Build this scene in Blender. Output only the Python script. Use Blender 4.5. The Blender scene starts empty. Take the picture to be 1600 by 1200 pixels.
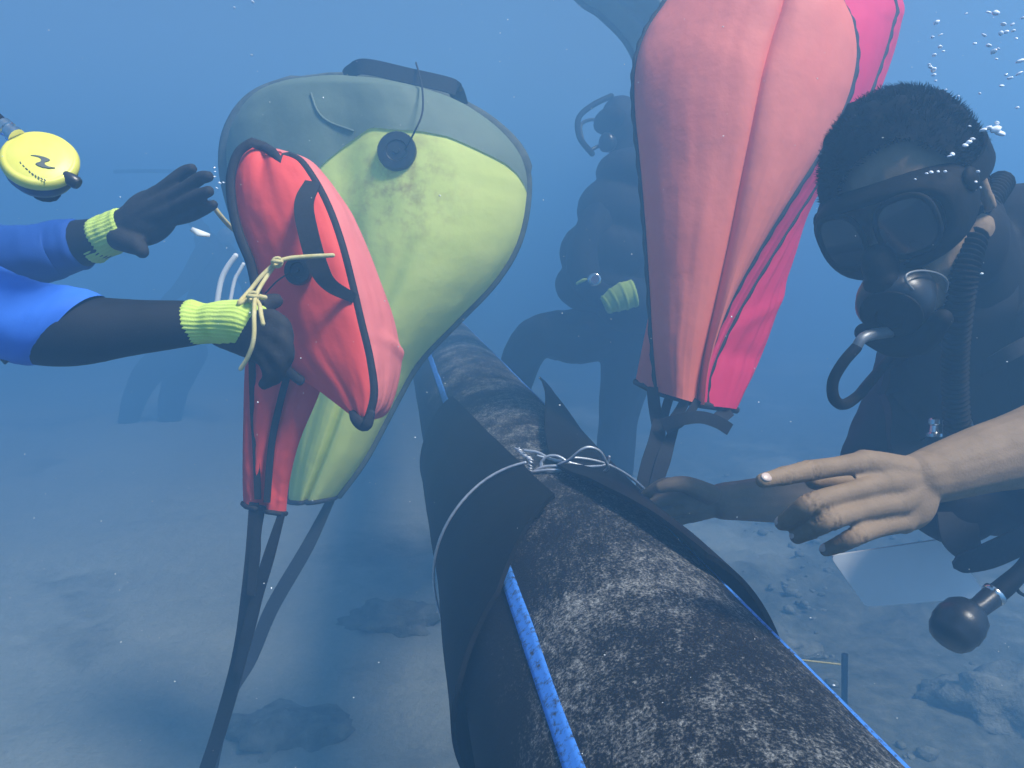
import bpy, bmesh, math, random
import numpy as np
from mathutils import Vector, Matrix, noise

# ------------------------------------------------------------------ camera, world, sun, exposure
sc = bpy.context.scene
col = sc.collection
random.seed(7)
rng = np.random.default_rng(7)
FPX = 1250.0
PITCH = math.atan(205 / FPX)
CZ = 1.15
cam_d = bpy.data.cameras.new('camera')
cam_d.lens = 36 * FPX / 1600
cam_d.clip_start = 0.02
cam_d.clip_end = 400
cam = bpy.data.objects.new('camera', cam_d)
cam.location = (0, 0, CZ)
cam.rotation_euler = (math.pi / 2 - PITCH, 0, 0)
col.objects.link(cam)
sc.camera = cam

SUN_EL, SUN_AZ = math.radians(57), math.radians(124)      # azimuth clockwise from +Y
sdir = Vector((math.cos(SUN_EL) * math.sin(SUN_AZ), math.cos(SUN_EL) * math.cos(SUN_AZ), math.sin(SUN_EL)))
world = bpy.data.worlds.new('World')
sc.world = world
world.use_nodes = True
wn = world.node_tree
sky = wn.nodes.new('ShaderNodeTexSky')
sky.sky_type = 'NISHITA'
sky.sun_disc = False
sky.sun_elevation = SUN_EL
sky.sun_rotation = SUN_AZ
wn.nodes['Background'].inputs['Strength'].default_value = 0.06
wn.links.new(sky.outputs[0], wn.nodes['Background'].inputs['Color'])
sun_d = bpy.data.lights.new('sun', 'SUN')
sun_d.energy = 5.0
sun_d.angle = math.radians(15)
sun_d.color = (1.0, 0.96, 0.88)
sun = bpy.data.objects.new('sun', sun_d)
sun.rotation_euler = sdir.to_track_quat('Z', 'Y').to_euler()
sun.location = (0, 0, 8)
col.objects.link(sun)
vs = sc.view_settings
vs.view_transform = 'Standard'
vs.look = 'None'
vs.exposure = 1.05
vs.gamma = 1
vs.use_curve_mapping = False
cy = sc.cycles
cy.use_denoising = True
try:
    cy.denoiser = 'OPENIMAGEDENOISE'
except Exception:
    pass
cy.volume_bounces = 2
cy.max_bounces = 6
cy.diffuse_bounces = 3
cy.glossy_bounces = 2
cy.transmission_bounces = 4
cy.transparent_max_bounces = 6
cy.caustics_reflective = False
cy.caustics_refractive = False
cy.sample_clamp_indirect = 4

# ------------------------------------------------------------------ helpers
FW = np.array([0, math.cos(PITCH), -math.sin(PITCH)])
UP = np.array([0, math.sin(PITCH), math.cos(PITCH)])
RT = np.array([1.0, 0, 0])
CAM = np.array([0, 0, CZ])


def at(x, y, d):
    """photo pixel + real distance in metres -> point in the place"""
    return CAM + d * (FW + RT * (x - 800) / FPX + UP * (600 - y) / FPX)


def ats(*p):
    return [at(*q) for q in p]


def cs(a, b, c):
    """direction from right, up, forward components"""
    v = RT * a + UP * b + FW * c
    return v / np.linalg.norm(v)


def nrm(v):
    v = np.asarray(v, float)
    n = np.linalg.norm(v)
    return v / n if n > 1e-12 else v


def spline(P, n):
    """Catmull-Rom through P (k x m) -> n samples"""
    P = np.asarray(P, float)
    k = len(P)
    if k == 2:
        t = np.linspace(0, 1, n)[:, None]
        return P[0] * (1 - t) + P[1] * t
    Q = np.vstack([2 * P[0] - P[1], P, 2 * P[-1] - P[-2]])
    t = np.linspace(0, k - 1 - 1e-9, n)
    i = t.astype(int)
    f = (t - i)[:, None]
    p0, p1, p2, p3 = Q[i], Q[i + 1], Q[i + 2], Q[i + 3]
    return 0.5 * ((2 * p1) + (-p0 + p2) * f + (2 * p0 - 5 * p1 + 4 * p2 - p3) * f ** 2 + (-p0 + 3 * p1 - 3 * p2 + p3) * f ** 3)


class Geo:
    def __init__(self):
        self.v = []
        self.f = []

    def add(self, V, F):
        o = len(self.v)
        self.v.extend([tuple(map(float, p)) for p in V])
        self.f.extend([tuple(i + o for i in f) for f in F])
        return self

    def tube(self, pts, rad, seg=10, n=None, caps=True, flat=1.0, ref=None, rnd=True):
        """swept tube; rad scalar or list; flat squashes the section along the ref direction"""
        P = np.asarray(pts, float)
        r = np.full(len(P), rad) if np.isscalar(rad) else np.asarray(rad, float)
        if n:
            A = spline(np.column_stack([P, r]), n)
            P, r = A[:, :3], np.maximum(A[:, 3], 1e-5)
        T = np.gradient(P, axis=0)
        T /= np.maximum(np.linalg.norm(T, axis=1), 1e-9)[:, None]
        if caps and rnd:
            m = 4
            h0 = [(-math.cos(a), math.sin(a)) for a in np.linspace(0.25, math.pi / 2, m, endpoint=False)]
            pre = [(P[0] + T[0] * r[0] * c * min(1, flat + .2), r[0] * s_) for c, s_ in h0]
            post = [(P[-1] - T[-1] * r[-1] * c * min(1, flat + .2), r[-1] * s_) for c, s_ in reversed(h0)]
            P = np.vstack([[p for p, _ in pre], P, [p for p, _ in post]])
            T = np.vstack([[T[0]] * m, T, [T[-1]] * m])
            r = np.concatenate([[x for _, x in pre], r, [x for _, x in post]])
        N = len(P)
        if ref is None:
            a = np.array([0, 0, 1.0]) if abs(T[0][2]) < .9 else np.array([1.0, 0, 0])
        else:
            a = np.asarray(ref, float)
        V = []
        nn = nrm(a - T[0] * (a @ T[0]))
        for i in range(N):
            base = np.asarray(ref, float) if ref is not None else nn
            nn2 = base - T[i] * (base @ T[i])
            if np.linalg.norm(nn2) > 1e-4:
                nn = nrm(nn2)
            b = np.cross(T[i], nn)
            for k in range(seg):
                w = 2 * math.pi * k / seg
                V.append(P[i] + r[i] * (math.cos(w) * b + flat * math.sin(w) * nn))
        F = []
        for i in range(N - 1):
            for k in range(seg):
                k2 = (k + 1) % seg
                F.append((i * seg + k, i * seg + k2, (i + 1) * seg + k2, (i + 1) * seg + k))
        if caps:
            F.append(tuple(range(seg - 1, -1, -1)))
            F.append(tuple((N - 1) * seg + k for k in range(seg)))
        return self.add(V, F)

    def ribbon(self, pts, width, thick, face, n=None):
        """flat webbing swept along pts, its broad side towards `face`"""
        P = np.asarray(pts, float)
        w = np.full(len(P), width) if np.isscalar(width) else np.asarray(width, float)
        if n:
            A = spline(np.column_stack([P, w]), n)
            P, w = A[:, :3], A[:, 3]
        T = np.gradient(P, axis=0)
        V, F = [], []
        for i in range(len(P)):
            t = nrm(T[i])
            b = nrm(np.cross(t, face))
            m = nrm(np.cross(b, t))
            for sb, sm in ((-1, -1), (1, -1), (1, 1), (-1, 1)):
                V.append(P[i] + b * sb * w[i] / 2 + m * sm * thick / 2)
        for i in range(len(P) - 1):
            for k in range(4):
                k2 = (k + 1) % 4
                F.append((i * 4 + k, i * 4 + k2, i * 4 + 4 + k2, i * 4 + 4 + k))
        F += [(3, 2, 1, 0), tuple(4 * (len(P) - 1) + k for k in range(4))]
        return self.add(V, F)

    def ball(self, c, r, ax=None, seg=16, rings=10):
        """ellipsoid with radii r=(a,b,c) along axes ax (3 unit vectors)"""
        ax = np.eye(3) if ax is None else np.asarray(ax, float)
        r = (r, r, r) if np.isscalar(r) else r
        V, F = [], []
        for i in range(1, rings):
            th = math.pi * i / rings
            for k in range(seg):
                w = 2 * math.pi * k / seg
                q = (math.sin(th) * math.cos(w) * r[0], math.sin(th) * math.sin(w) * r[1], math.cos(th) * r[2])
                V.append(np.asarray(c) + q[0] * ax[0] + q[1] * ax[1] + q[2] * ax[2])
        V.append(np.asarray(c) + r[2] * ax[2])
        V.append(np.asarray(c) - r[2] * ax[2])
        nt = (rings - 1) * seg
        for i in range(rings - 2):
            for k in range(seg):
                k2 = (k + 1) % seg
                F.append((i * seg + k, (i + 1) * seg + k, (i + 1) * seg + k2, i * seg + k2))
        for k in range(seg):
            k2 = (k + 1) % seg
            F.append((nt, k, k2))
            F.append((nt + 1, (rings - 2) * seg + k2, (rings - 2) * seg + k))
        return self.add(V, F)

    def lathe(self, c, axis, prof, seg=28, ref=None):
        """profile [(radius, height)] revolved about axis at c"""
        axis = nrm(axis)
        a = np.array([0, 0, 1.0]) if abs(axis[2]) < .9 else np.array([1.0, 0, 0])
        u = nrm(np.cross(axis, a))
        w = np.cross(axis, u)
        V, F = [], []
        for r, h in prof:
            for k in range(seg):
                q = 2 * math.pi * k / seg
                V.append(np.asarray(c) + axis * h + max(r, 1e-5) * (math.cos(q) * u + math.sin(q) * w))
        for i in range(len(prof) - 1):
            for k in range(seg):
                k2 = (k + 1) % seg
                F.append((i * seg + k, i * seg + k2, (i + 1) * seg + k2, (i + 1) * seg + k))
        F.append(tuple(range(seg - 1, -1, -1)))
        F.append(tuple((len(prof) - 1) * seg + k for k in range(seg)))
        return self.add(V, F)

    def grid(self, A, wrap=False):
        """A: (nv, nu, 3) array of points"""
        nv, nu = A.shape[:2]
        F = []
        for j in range(nv - 1):
            for i in range(nu if wrap else nu - 1):
                i2 = (i + 1) % nu
                F.append((j * nu + i, j * nu + i2, (j + 1) * nu + i2, (j + 1) * nu + i))
        return self.add(A.reshape(-1, 3), F)


ORG = {}


def mesh_of(name, V, F, off):
    me = bpy.data.meshes.new(name)
    me.from_pydata([(p[0] - off[0], p[1] - off[1], p[2] - off[2]) for p in V], [], F)
    me.validate()
    bm = bmesh.new()
    bm.from_mesh(me)
    bmesh.ops.recalc_face_normals(bm, faces=bm.faces)
    bm.to_mesh(me)
    bm.free()
    return me


def mk(name, g, mat, parent=None, loc=None, smooth=True, auto=None):
    if name in ('handle', 'strap', 'seam_tape', 'dangling_strap', 'shoulder_strap', 'chest_strap', 'tag', 'zip_tag', 'mask_strap'):
        auto = auto or 40
    V = g.v
    if parent is not None:
        off = ORG[parent]
    else:
        a = np.asarray(V)
        off = tuple(loc) if loc is not None else (a[:, 0].mean(), a[:, 1].mean(), a[:, 2].min())
    me = mesh_of(name, V, g.f, off)
    o = bpy.data.objects.new(name, me)
    col.objects.link(o)
    me.materials.append(mat)
    if parent is not None:
        o.parent = parent
    else:
        o.location = off
    ORG[o] = off
    if smooth:
        me.polygons.foreach_set('use_smooth', [True] * len(me.polygons))
        if auto:
            me.set_sharp_from_angle(angle=math.radians(auto))
    return o


def tag(o, label, cat, group=None):
    o['label'] = label
    o['category'] = cat
    if group:
        o['group'] = group
    return o


def thing(name, loc, label, cat, group=None):
    o = bpy.data.objects.new(name, None)
    o.empty_display_size = .1
    o.location = tuple(map(float, loc))
    col.objects.link(o)
    ORG[o] = tuple(map(float, loc))
    return tag(o, label, cat, group)


def fuse(g, voxel, smooth=4, sculpt=None):
    """one continuous skin over overlapping closed volumes"""
    me = mesh_of('tmp', g.v, g.f, (0, 0, 0))
    o = bpy.data.objects.new('tmp', me)
    col.objects.link(o)
    m = o.modifiers.new('r', 'REMESH')
    m.mode = 'VOXEL'
    m.voxel_size = voxel
    if smooth:
        s = o.modifiers.new('s', 'SMOOTH')
        s.factor = .5
        s.iterations = smooth
    dg = bpy.context.evaluated_depsgraph_get()
    ev = o.evaluated_get(dg)
    e = ev.to_mesh()
    n = len(e.vertices)
    co = np.empty(n * 3, np.float32)
    e.vertices.foreach_get('co', co)
    nm = np.empty(n * 3, np.float32)
    e.vertices.foreach_get('normal', nm)
    F = [tuple(p.vertices) for p in e.polygons]
    ev.to_mesh_clear()
    bpy.data.objects.remove(o)
    bpy.data.meshes.remove(me)
    co = co.reshape(-1, 3).astype(float)
    if sculpt:
        co = sculpt(co, nm.reshape(-1, 3).astype(float))
    r = Geo()
    r.v = [tuple(p) for p in co]
    r.f = F
    return r


# ------------------------------------------------------------------ materials
def new_mat(name):
    m = bpy.data.materials.new(name)
    m.use_nodes = True
    nt = m.node_tree
    return m, nt, nt.nodes['Principled BSDF'], nt.nodes['Material Output']


def nd(nt, kind, **kw):
    n = nt.nodes.new(kind)
    for k, v in kw.items():
        if k in n.inputs:
            n.inputs[k].default_value = v
        else:
            setattr(n, k, v)
    return n


def coords(nt, scale=(1, 1, 1), rot=(0, 0, 0)):
    tc = nd(nt, 'ShaderNodeTexCoord')
    mp = nd(nt, 'ShaderNodeMapping')
    mp.inputs['Scale'].default_value = scale
    mp.inputs['Rotation'].default_value = rot
    nt.links.new(tc.outputs['Object'], mp.inputs['Vector'])
    return mp.outputs[0]


def noise_n(nt, vec, scale, detail=4, rough=.6):
    n = nd(nt, 'ShaderNodeTexNoise')
    n.inputs['Scale'].default_value = scale
    n.inputs['Detail'].default_value = detail
    n.inputs['Roughness'].default_value = rough
    nt.links.new(vec, n.inputs['Vector'])
    return n.outputs['Fac']


def ramp(nt, fac, stops):
    r = nd(nt, 'ShaderNodeValToRGB')
    while len(r.color_ramp.elements) < len(stops):
        r.color_ramp.elements.new(.5)
    for e, (p, c) in zip(r.color_ramp.elements, stops):
        e.position = p
        e.color = (*c, 1) if len(c) == 3 else c
    nt.links.new(fac, r.inputs['Fac'])
    return r.outputs['Color']


def mixc(nt, fac, a, b, blend='MIX'):
    m = nd(nt, 'ShaderNodeMix', data_type='RGBA', blend_type=blend)
    for s, val in ((m.inputs[0], fac), (m.inputs[6], a), (m.inputs[7], b)):
        if isinstance(val, (int, float)):
            s.default_value = val
        elif isinstance(val, tuple):
            s.default_value = (*val, 1)
        else:
            nt.links.new(val, s)
    return m.outputs[2]


def bump(nt, bs, h, strength=.4, dist=.004):
    b = nd(nt, 'ShaderNodeBump')
    b.inputs['Strength'].default_value = strength
    b.inputs['Distance'].default_value = dist
    nt.links.new(h, b.inputs['Height'])
    nt.links.new(b.outputs[0], bs.inputs['Normal'])


def plain(name, c, rough=.6, c2=None, scale=30, b=.25, bd=.002, metal=0, spec=.4, bscale=None):
    m, nt, bs, out = new_mat(name)
    v = coords(nt)
    f = noise_n(nt, v, scale, 5)
    c2 = c2 or tuple(min(1, x * 1.6 + .004) for x in c)
    nt.links.new(ramp(nt, f, [(.35, c), (.7, c2)]), bs.inputs['Base Color'])
    bs.inputs['Roughness'].default_value = rough
    bs.inputs['Metallic'].default_value = metal
    bs.inputs['Specular IOR Level'].default_value = spec
    if b:
        bump(nt, bs, noise_n(nt, v, bscale or scale * 6, 3), b, bd)
    return m


def fabric(name, c, c2, trans, tc, stain=None, weave=900):
    """coated nylon: part of the light passes through the cloth"""
    m, nt, bs, out = new_mat(name)
    v = coords(nt)
    big = noise_n(nt, v, 5, 5)
    base = ramp(nt, big, [(.3, c), (.75, c2)])
    if stain:
        sc_, loc, size = stain
        tcx = nd(nt, 'ShaderNodeTexCoord')
        d = nd(nt, 'ShaderNodeVectorMath', operation='DISTANCE')
        nt.links.new(tcx.outputs['Object'], d.inputs[0])
        d.inputs[1].default_value = loc
        mr = nd(nt, 'ShaderNodeMapRange')
        mr.inputs['From Min'].default_value = size
        mr.inputs['From Max'].default_value = size * .2
        nt.links.new(d.outputs['Value'], mr.inputs['Value'])
        sp = ramp(nt, noise_n(nt, v, 26, 7, .7), [(.45, (0, 0, 0)), (.72, (1, 1, 1))])
        mu = nd(nt, 'ShaderNodeMath', operation='MULTIPLY')
        nt.links.new(sp, mu.inputs[0])
        nt.links.new(mr.outputs[0], mu.inputs[1])
        base = mixc(nt, mu.outputs[0], base, sc_)
    dirt = ramp(nt, noise_n(nt, v, 18, 6, .7), [(.55, (1, 1, 1)), (.85, (.72, .74, .7))])
    base = mixc(nt, .6, base, dirt, 'MULTIPLY')
    nt.links.new(base, bs.inputs['Base Color'])
    bs.inputs['Roughness'].default_value = .62
    bs.inputs['Specular IOR Level'].default_value = .25
    w = nd(nt, 'ShaderNodeMath', operation='ADD')
    nt.links.new(noise_n(nt, v, 14, 4), w.inputs[0])
    ww = nd(nt, 'ShaderNodeMath', operation='MULTIPLY')
    nt.links.new(noise_n(nt, v, weave, 2), ww.inputs[0])
    ww.inputs[1].default_value = .06
    nt.links.new(ww.outputs[0], w.inputs[1])
    bump(nt, bs, w.outputs[0], .5, .006)
    t = nd(nt, 'ShaderNodeBsdfTranslucent')
    t.inputs['Color'].default_value = (*tc, 1)
    mx = nd(nt, 'ShaderNodeMixShader')
    mx.inputs[0].default_value = trans
    nt.links.new(bs.outputs[0], mx.inputs[1])
    nt.links.new(t.outputs[0], mx.inputs[2])
    nt.links.new(mx.outputs[0], out.inputs['Surface'])
    return m


M = {}
M['webbing'] = plain('black_webbing', (.008, .009, .012), .8, scale=200, b=.5, bd=.001)
M['trim'] = plain('black_trim', (.010, .010, .014), .75, scale=120, b=.4)
M['trim_faded'] = plain('faded_trim', (.045, .06, .06), .8, (.09, .11, .1), scale=40)
M['rubber'] = plain('black_rubber', (.003, .003, .004), .7, (.008, .0075, .007), scale=14, b=.3, bscale=160, spec=.12)
M['plastic'] = plain('black_plastic', (.010, .011, .013), .35, scale=60, b=.1, spec=.5)
M['neoprene'] = plain('black_neoprene', (.006, .007, .010), .75, (.012, .013, .018), scale=9, b=.35, bscale=500, bd=.0008, spec=.2)
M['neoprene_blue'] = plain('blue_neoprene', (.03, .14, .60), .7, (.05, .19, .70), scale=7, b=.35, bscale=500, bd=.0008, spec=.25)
M['neoprene_shaded'] = plain('shaded_blue_neoprene', (.012, .06, .27), .75, (.02, .085, .34), scale=7, b=.35, bscale=500, bd=.0008, spec=.2)  # blue neoprene made darker; the upper sleeve's shade is in its colour
M['glove_dark'] = plain('dark_glove_coating', (.010, .010, .012), .8, (.022, .022, .024), scale=60, b=.6, bscale=300, bd=.001)
M['metal'] = plain('chrome', (.6, .6, .6), .2, (.75, .75, .75), scale=40, b=.05, metal=1)
M['dull_metal'] = plain('dull_fitting', (.16, .17, .18), .45, (.25, .26, .27), scale=60, b=.1, metal=.5)
M['wire'] = plain('steel_wire', (.40, .42, .45), .4, (.60, .62, .65), scale=90, b=.2, metal=.6)
M['rope'] = plain('yellow_rope', (.50, .42, .16), .8, (.62, .55, .28), scale=90, b=.6, bscale=700, bd=.001)
M['hair'] = plain('black_hair', (.004, .004, .005), .9, scale=80, b=0, spec=.05)
M['bubble'] = plain('air_bubble', (.85, .9, .95), .12, (.95, .97, 1), scale=10, b=0, spec=1)
M['particle'] = plain('pale_particle', (.6, .62, .6), .9, scale=10, b=0)
M['slate'] = plain('white_slate', (.80, .81, .82), .45, (.86, .87, .88), scale=12, b=.05)
M['orange'] = plain('orange_tag', (.75, .24, .05), .5, scale=60, b=.1)
M['gauge_yellow'] = plain('yellow_plastic', (.66, .62, .07), .4, (.72, .68, .12), scale=20, b=.05)
M['ink'] = plain('dark_print', (.05, .06, .05), .5, scale=60, b=0)
M['cloth_grey'] = fabric('grey_coated_cloth', (.20, .23, .22), (.27, .30, .27), .12, (.25, .3, .3))
M['cuff'] = None
YB = at(590, 500, 1.95)
M['yellow'] = fabric('yellow_nylon', (.80, .90, .22), (.86, .94, .28), .34, (.95, 1.0, .42), stain=((.36, .22, .10), (0, 0, 0), .2))
M['top_grey'] = fabric('grey_green_top', (.14, .19, .16), (.20, .26, .20), .22, (.35, .45, .32))
M['red'] = fabric('red_nylon', (.84, .075, .06), (.93, .10, .08), .18, (.85, .09, .09))
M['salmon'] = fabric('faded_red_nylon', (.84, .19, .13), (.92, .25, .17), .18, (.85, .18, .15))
M['coral'] = fabric('sunlit_red_nylon', (.82, .20, .19), (.88, .26, .24), .2, (.9, .2, .2))  # sunlit side of the red cloth, the light put into the colour
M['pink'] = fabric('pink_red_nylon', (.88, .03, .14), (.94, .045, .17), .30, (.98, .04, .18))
M['lens'] = plain('mask_lens', (.012, .014, .018), .08, scale=5, b=0, spec=.8)


def knit(name, c, c2):
    m, nt, bs, out = new_mat(name)
    v = coords(nt)
    nt.links.new(ramp(nt, noise_n(nt, v, 40, 4), [(.3, c), (.7, c2)]), bs.inputs['Base Color'])
    bs.inputs['Roughness'].default_value = .9
    bump(nt, bs, noise_n(nt, v, 500, 2), .6, .0015)
    return m


M['cuff'] = knit('yellow_knit', (.52, .68, .10), (.62, .78, .16))


def skin_mat(name, c, c2):
    m, nt, bs, out = new_mat(name)
    v = coords(nt)
    a = ramp(nt, noise_n(nt, v, 28, 6, .65), [(.3, c), (.7, c2)])
    fr = ramp(nt, noise_n(nt, v, 240, 3, .6), [(.62, (1, 1, 1)), (.78, (.78, .68, .6))])
    nt.links.new(mixc(nt, .7, a, fr, 'MULTIPLY'), bs.inputs['Base Color'])
    bs.inputs['Roughness'].default_value = .68
    bs.inputs['Specular IOR Level'].default_value = .25
    bs.inputs['Subsurface Weight'].default_value = .0
    h = nd(nt, 'ShaderNodeMath', operation='ADD')
    nt.links.new(noise_n(nt, v, 420, 4), h.inputs[0])
    nt.links.new(noise_n(nt, v, 70, 3), h.inputs[1])
    bump(nt, bs, h.outputs[0], .35, .0015)
    return m


M['skin'] = skin_mat('tan_skin', (.185, .125, .075), (.255, .175, .11))
M['skin_dark'] = skin_mat('brown_skin', (.20, .125, .08), (.27, .17, .11))
M['nail'] = plain('finger_nail', (.40, .30, .25), .35, scale=60, b=0, spec=.6)


def pipe_mat():
    m, nt, bs, out = new_mat('silty_black_pipe')
    v = coords(nt)
    vs_ = coords(nt, (1.0, .45, 1.0), (0, 0, -.15))
    big = noise_n(nt, v, 7, 5, .6)
    mid = noise_n(nt, vs_, 110, 8, .8)
    fine = noise_n(nt, v, 330, 5, .75)
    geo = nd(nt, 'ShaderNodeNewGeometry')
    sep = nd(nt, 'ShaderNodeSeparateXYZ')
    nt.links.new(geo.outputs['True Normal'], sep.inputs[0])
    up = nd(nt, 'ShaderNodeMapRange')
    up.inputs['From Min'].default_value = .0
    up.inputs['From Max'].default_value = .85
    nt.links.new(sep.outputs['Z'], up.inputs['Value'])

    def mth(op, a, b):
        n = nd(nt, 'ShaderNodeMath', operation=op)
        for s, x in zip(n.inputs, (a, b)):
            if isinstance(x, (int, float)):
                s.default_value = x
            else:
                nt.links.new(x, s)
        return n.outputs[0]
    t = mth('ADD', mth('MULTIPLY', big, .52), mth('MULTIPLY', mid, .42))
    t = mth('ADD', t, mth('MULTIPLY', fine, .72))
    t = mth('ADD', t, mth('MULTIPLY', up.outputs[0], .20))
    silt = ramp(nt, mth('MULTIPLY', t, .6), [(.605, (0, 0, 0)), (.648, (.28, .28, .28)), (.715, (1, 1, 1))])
    sc2 = ramp(nt, mid, [(.3, (.15, .15, .15)), (.7, (.46, .455, .42))])
    nt.links.new(mixc(nt, silt, (.004, .004, .006), sc2), bs.inputs['Base Color'])
    bs.inputs['Roughness'].default_value = .75
    bs.inputs['Specular IOR Level'].default_value = .3
    bump(nt, bs, t, .8, .006)
    return m


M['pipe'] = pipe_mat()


def stripe_mat():
    m, nt, bs, out = new_mat('blue_stripe_plastic')
    v = coords(nt)
    t = ramp(nt, noise_n(nt, v, 120, 6, .8), [(.50, (0, 0, 0)), (.62, (1, 1, 1))])
    nt.links.new(mixc(nt, t, (.05, .22, .68), (.03, .04, .06)), bs.inputs['Base Color'])
    bs.inputs['Roughness'].default_value = .6
    return m


M['stripe'] = stripe_mat()


def seabed_mat():
    m, nt, bs, out = new_mat('silty_seabed')
    v = coords(nt)
    patch = noise_n(nt, v, .9, 5, .6)
    mid = noise_n(nt, v, 9, 7, .7)
    fine = noise_n(nt, v, 60, 5, .7)
    sand = ramp(nt, mid, [(.3, (.36, .37, .30)), (.7, (.46, .46, .37))])
    rock = ramp(nt, mid, [(.35, (.08, .09, .07)), (.6, (.20, .20, .15)), (.75, (.34, .33, .26))])
    sx = nd(nt, 'ShaderNodeSeparateXYZ')
    nt.links.new(v, sx.inputs[0])
    mx_ = nd(nt, 'ShaderNodeMapRange')
    mx_.inputs['From Min'].default_value = -1.2
    mx_.inputs['From Max'].default_value = 1.6
    mx_.inputs['To Min'].default_value = -.14
    mx_.inputs['To Max'].default_value = .10
    nt.links.new(sx.outputs['X'], mx_.inputs['Value'])
    ad = nd(nt, 'ShaderNodeMath', operation='ADD')
    nt.links.new(patch, ad.inputs[0])
    nt.links.new(mx_.outputs[0], ad.inputs[1])
    f = ramp(nt, ad.outputs[0], [(.44, (0, 0, 0)), (.58, (1, 1, 1))])
    c = mixc(nt, f, sand, rock)
    c = mixc(nt, .35, c, ramp(nt, fine, [(.35, (.55, .55, .5)), (.65, (1, 1, 1))]), 'MULTIPLY')
    nt.links.new(c, bs.inputs['Base Color'])
    bs.inputs['Roughness'].default_value = .95
    bump(nt, bs, mid, .8, .03)
    return m


M['seabed'] = seabed_mat()
M['rock'] = plain('algae_rock', (.13, .135, .105), .95, (.32, .31, .24), scale=14, b=1, bd=.01, bscale=60)


# ------------------------------------------------------------------ seabed
def bed_z(x, y):
    z = .10 * (noise.noise((x * .45, y * .45, 3.1))) + .05 * noise.noise((x * 1.3, y * 1.3, 8.2))
    r = noise.noise((x * .9, y * .9, 0.7))
    k = max(0, min(1, (r + .02) * 4))
    rr = max(0, min(1, (x + .2) / 1.4))
    z += k * (.3 + .9 * rr) * (.06 * abs(noise.noise((x * 5, y * 5, 1.1))) + .035 * noise.noise((x * 13, y * 13, 4.2)))
    z += .012 * noise.noise((x * 22, y * 22, 2.2))
    return z - .45


def build_seabed():
    n = 230
    t = np.linspace(-1, 1, n)
    xs = 42 * np.sinh(t * 4.2) / math.sinh(4.2)
    ys = xs + 2.6
    A = np.zeros((n, n, 3))
    for j in range(n):
        for i in range(n):
            A[j, i] = (xs[i], ys[j], bed_z(xs[i], ys[j]))
    g = Geo().grid(A)
    o = mk('seabed', g, M['seabed'], loc=(0, 0, 0))
    o['kind'] = 'structure'


build_seabed()


def rock_geo(c, r, seed, sub=3):
    bm = bmesh.new()
    bmesh.ops.create_icosphere(bm, subdivisions=sub, radius=1)
    g = Geo()
    V = []
    for v in bm.verts:
        p = v.co.copy()
        k = 1 + .5 * noise.noise(p * 1.3 + Vector((seed, 0, 0))) + .28 * noise.noise(p * 3.4 + Vector((0, seed, 0))) + (.14 * noise.noise(p * 8.5 + Vector((seed, seed, 0))) if sub > 2 else 0)
        V.append((c[0] + p.x * r[0] * k, c[1] + p.y * r[1] * k, c[2] + p.z * r[2] * k))
    g.add(V, [tuple(v.index for v in f.verts) for f in bm.faces])
    bm.free()
    return g


def ground_at(px, py):
    d = FW + RT * (px - 800) / FPX + UP * (600 - py) / FPX
    t = -CZ / d[2]
    p = CAM + d * t
    for _ in range(4):
        t = (bed_z(p[0], p[1]) - CZ) / d[2]
        p = CAM + d * t
    return p


for i, (px, py, r, lab) in enumerate([
        (430, 1150, (.22, .16, .10), 'low dark crusted rock on the sand below the strap ends of the yellow bag'),
        (620, 965, (.24, .14, .09), 'dark rock on the seabed left of the black pipe'),
        (1180, 1010, (.20, .15, .07), 'flat algae-covered rock close to the thin stake on the seabed'),
        (1570, 1110, (.25, .20, .12), 'rough pale rock on the seabed under the hanging gauge hose')]):
    p = ground_at(px, py)
    p[2] -= r[2] * (.35 if px < 800 else -.1)
    tag(mk('rock', rock_geo(p, r, i * 3.7 + 1, 4), M['rock'], loc=(p[0], p[1], p[2] - r[2] * .6)), lab, 'rock')

g = Geo()
for i in range(1500):
    x = rng.uniform(.5, 3.6)
    y = rng.uniform(1.0, 5.5)
    if noise.noise((x * 1.6, y * 1.6, 0.7)) < .08 - .1 * (x - .5):
        continue
    s = min(.06, .007 * rng.lognormal(.45, .6))
    q = rock_geo((x, y, bed_z(x, y) + s * .2), (s, s * rng.uniform(.6, 1.2), s * .6), i * .37, 1)
    g.add(q.v, q.f)
o = mk('rubble', g, M['rock'], loc=(0, 2, 0))
tag(o, 'loose coral rubble strewn over the seabed', 'rubble')
o['kind'] = 'stuff'

# ------------------------------------------------------------------ pipe
R = .18
vdir = nrm(at(615, 395, 1) - CAM)
vdir[2] = 0
vdir = nrm(vdir)


def perp(x, y):
    r = at(x, y, 1) - CAM
    r = r - (r @ vdir) * vdir
    return nrm(r)


_a, _b = perp(740, 1190), perp(1420, 1200)
D_AX = R / math.sin(math.acos(np.clip(_a @ _b, -1, 1)) / 2)
AX = CAM + D_AX * nrm(_a + _b)
E2 = np.array([0, 0, 1.0])
E1 = nrm(np.cross(vdir, E2))


def on_pipe(s, th, r=R):
    th = math.radians(th)
    return AX + vdir * s + r * (math.sin(th) * E1 + math.cos(th) * E2)


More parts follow.
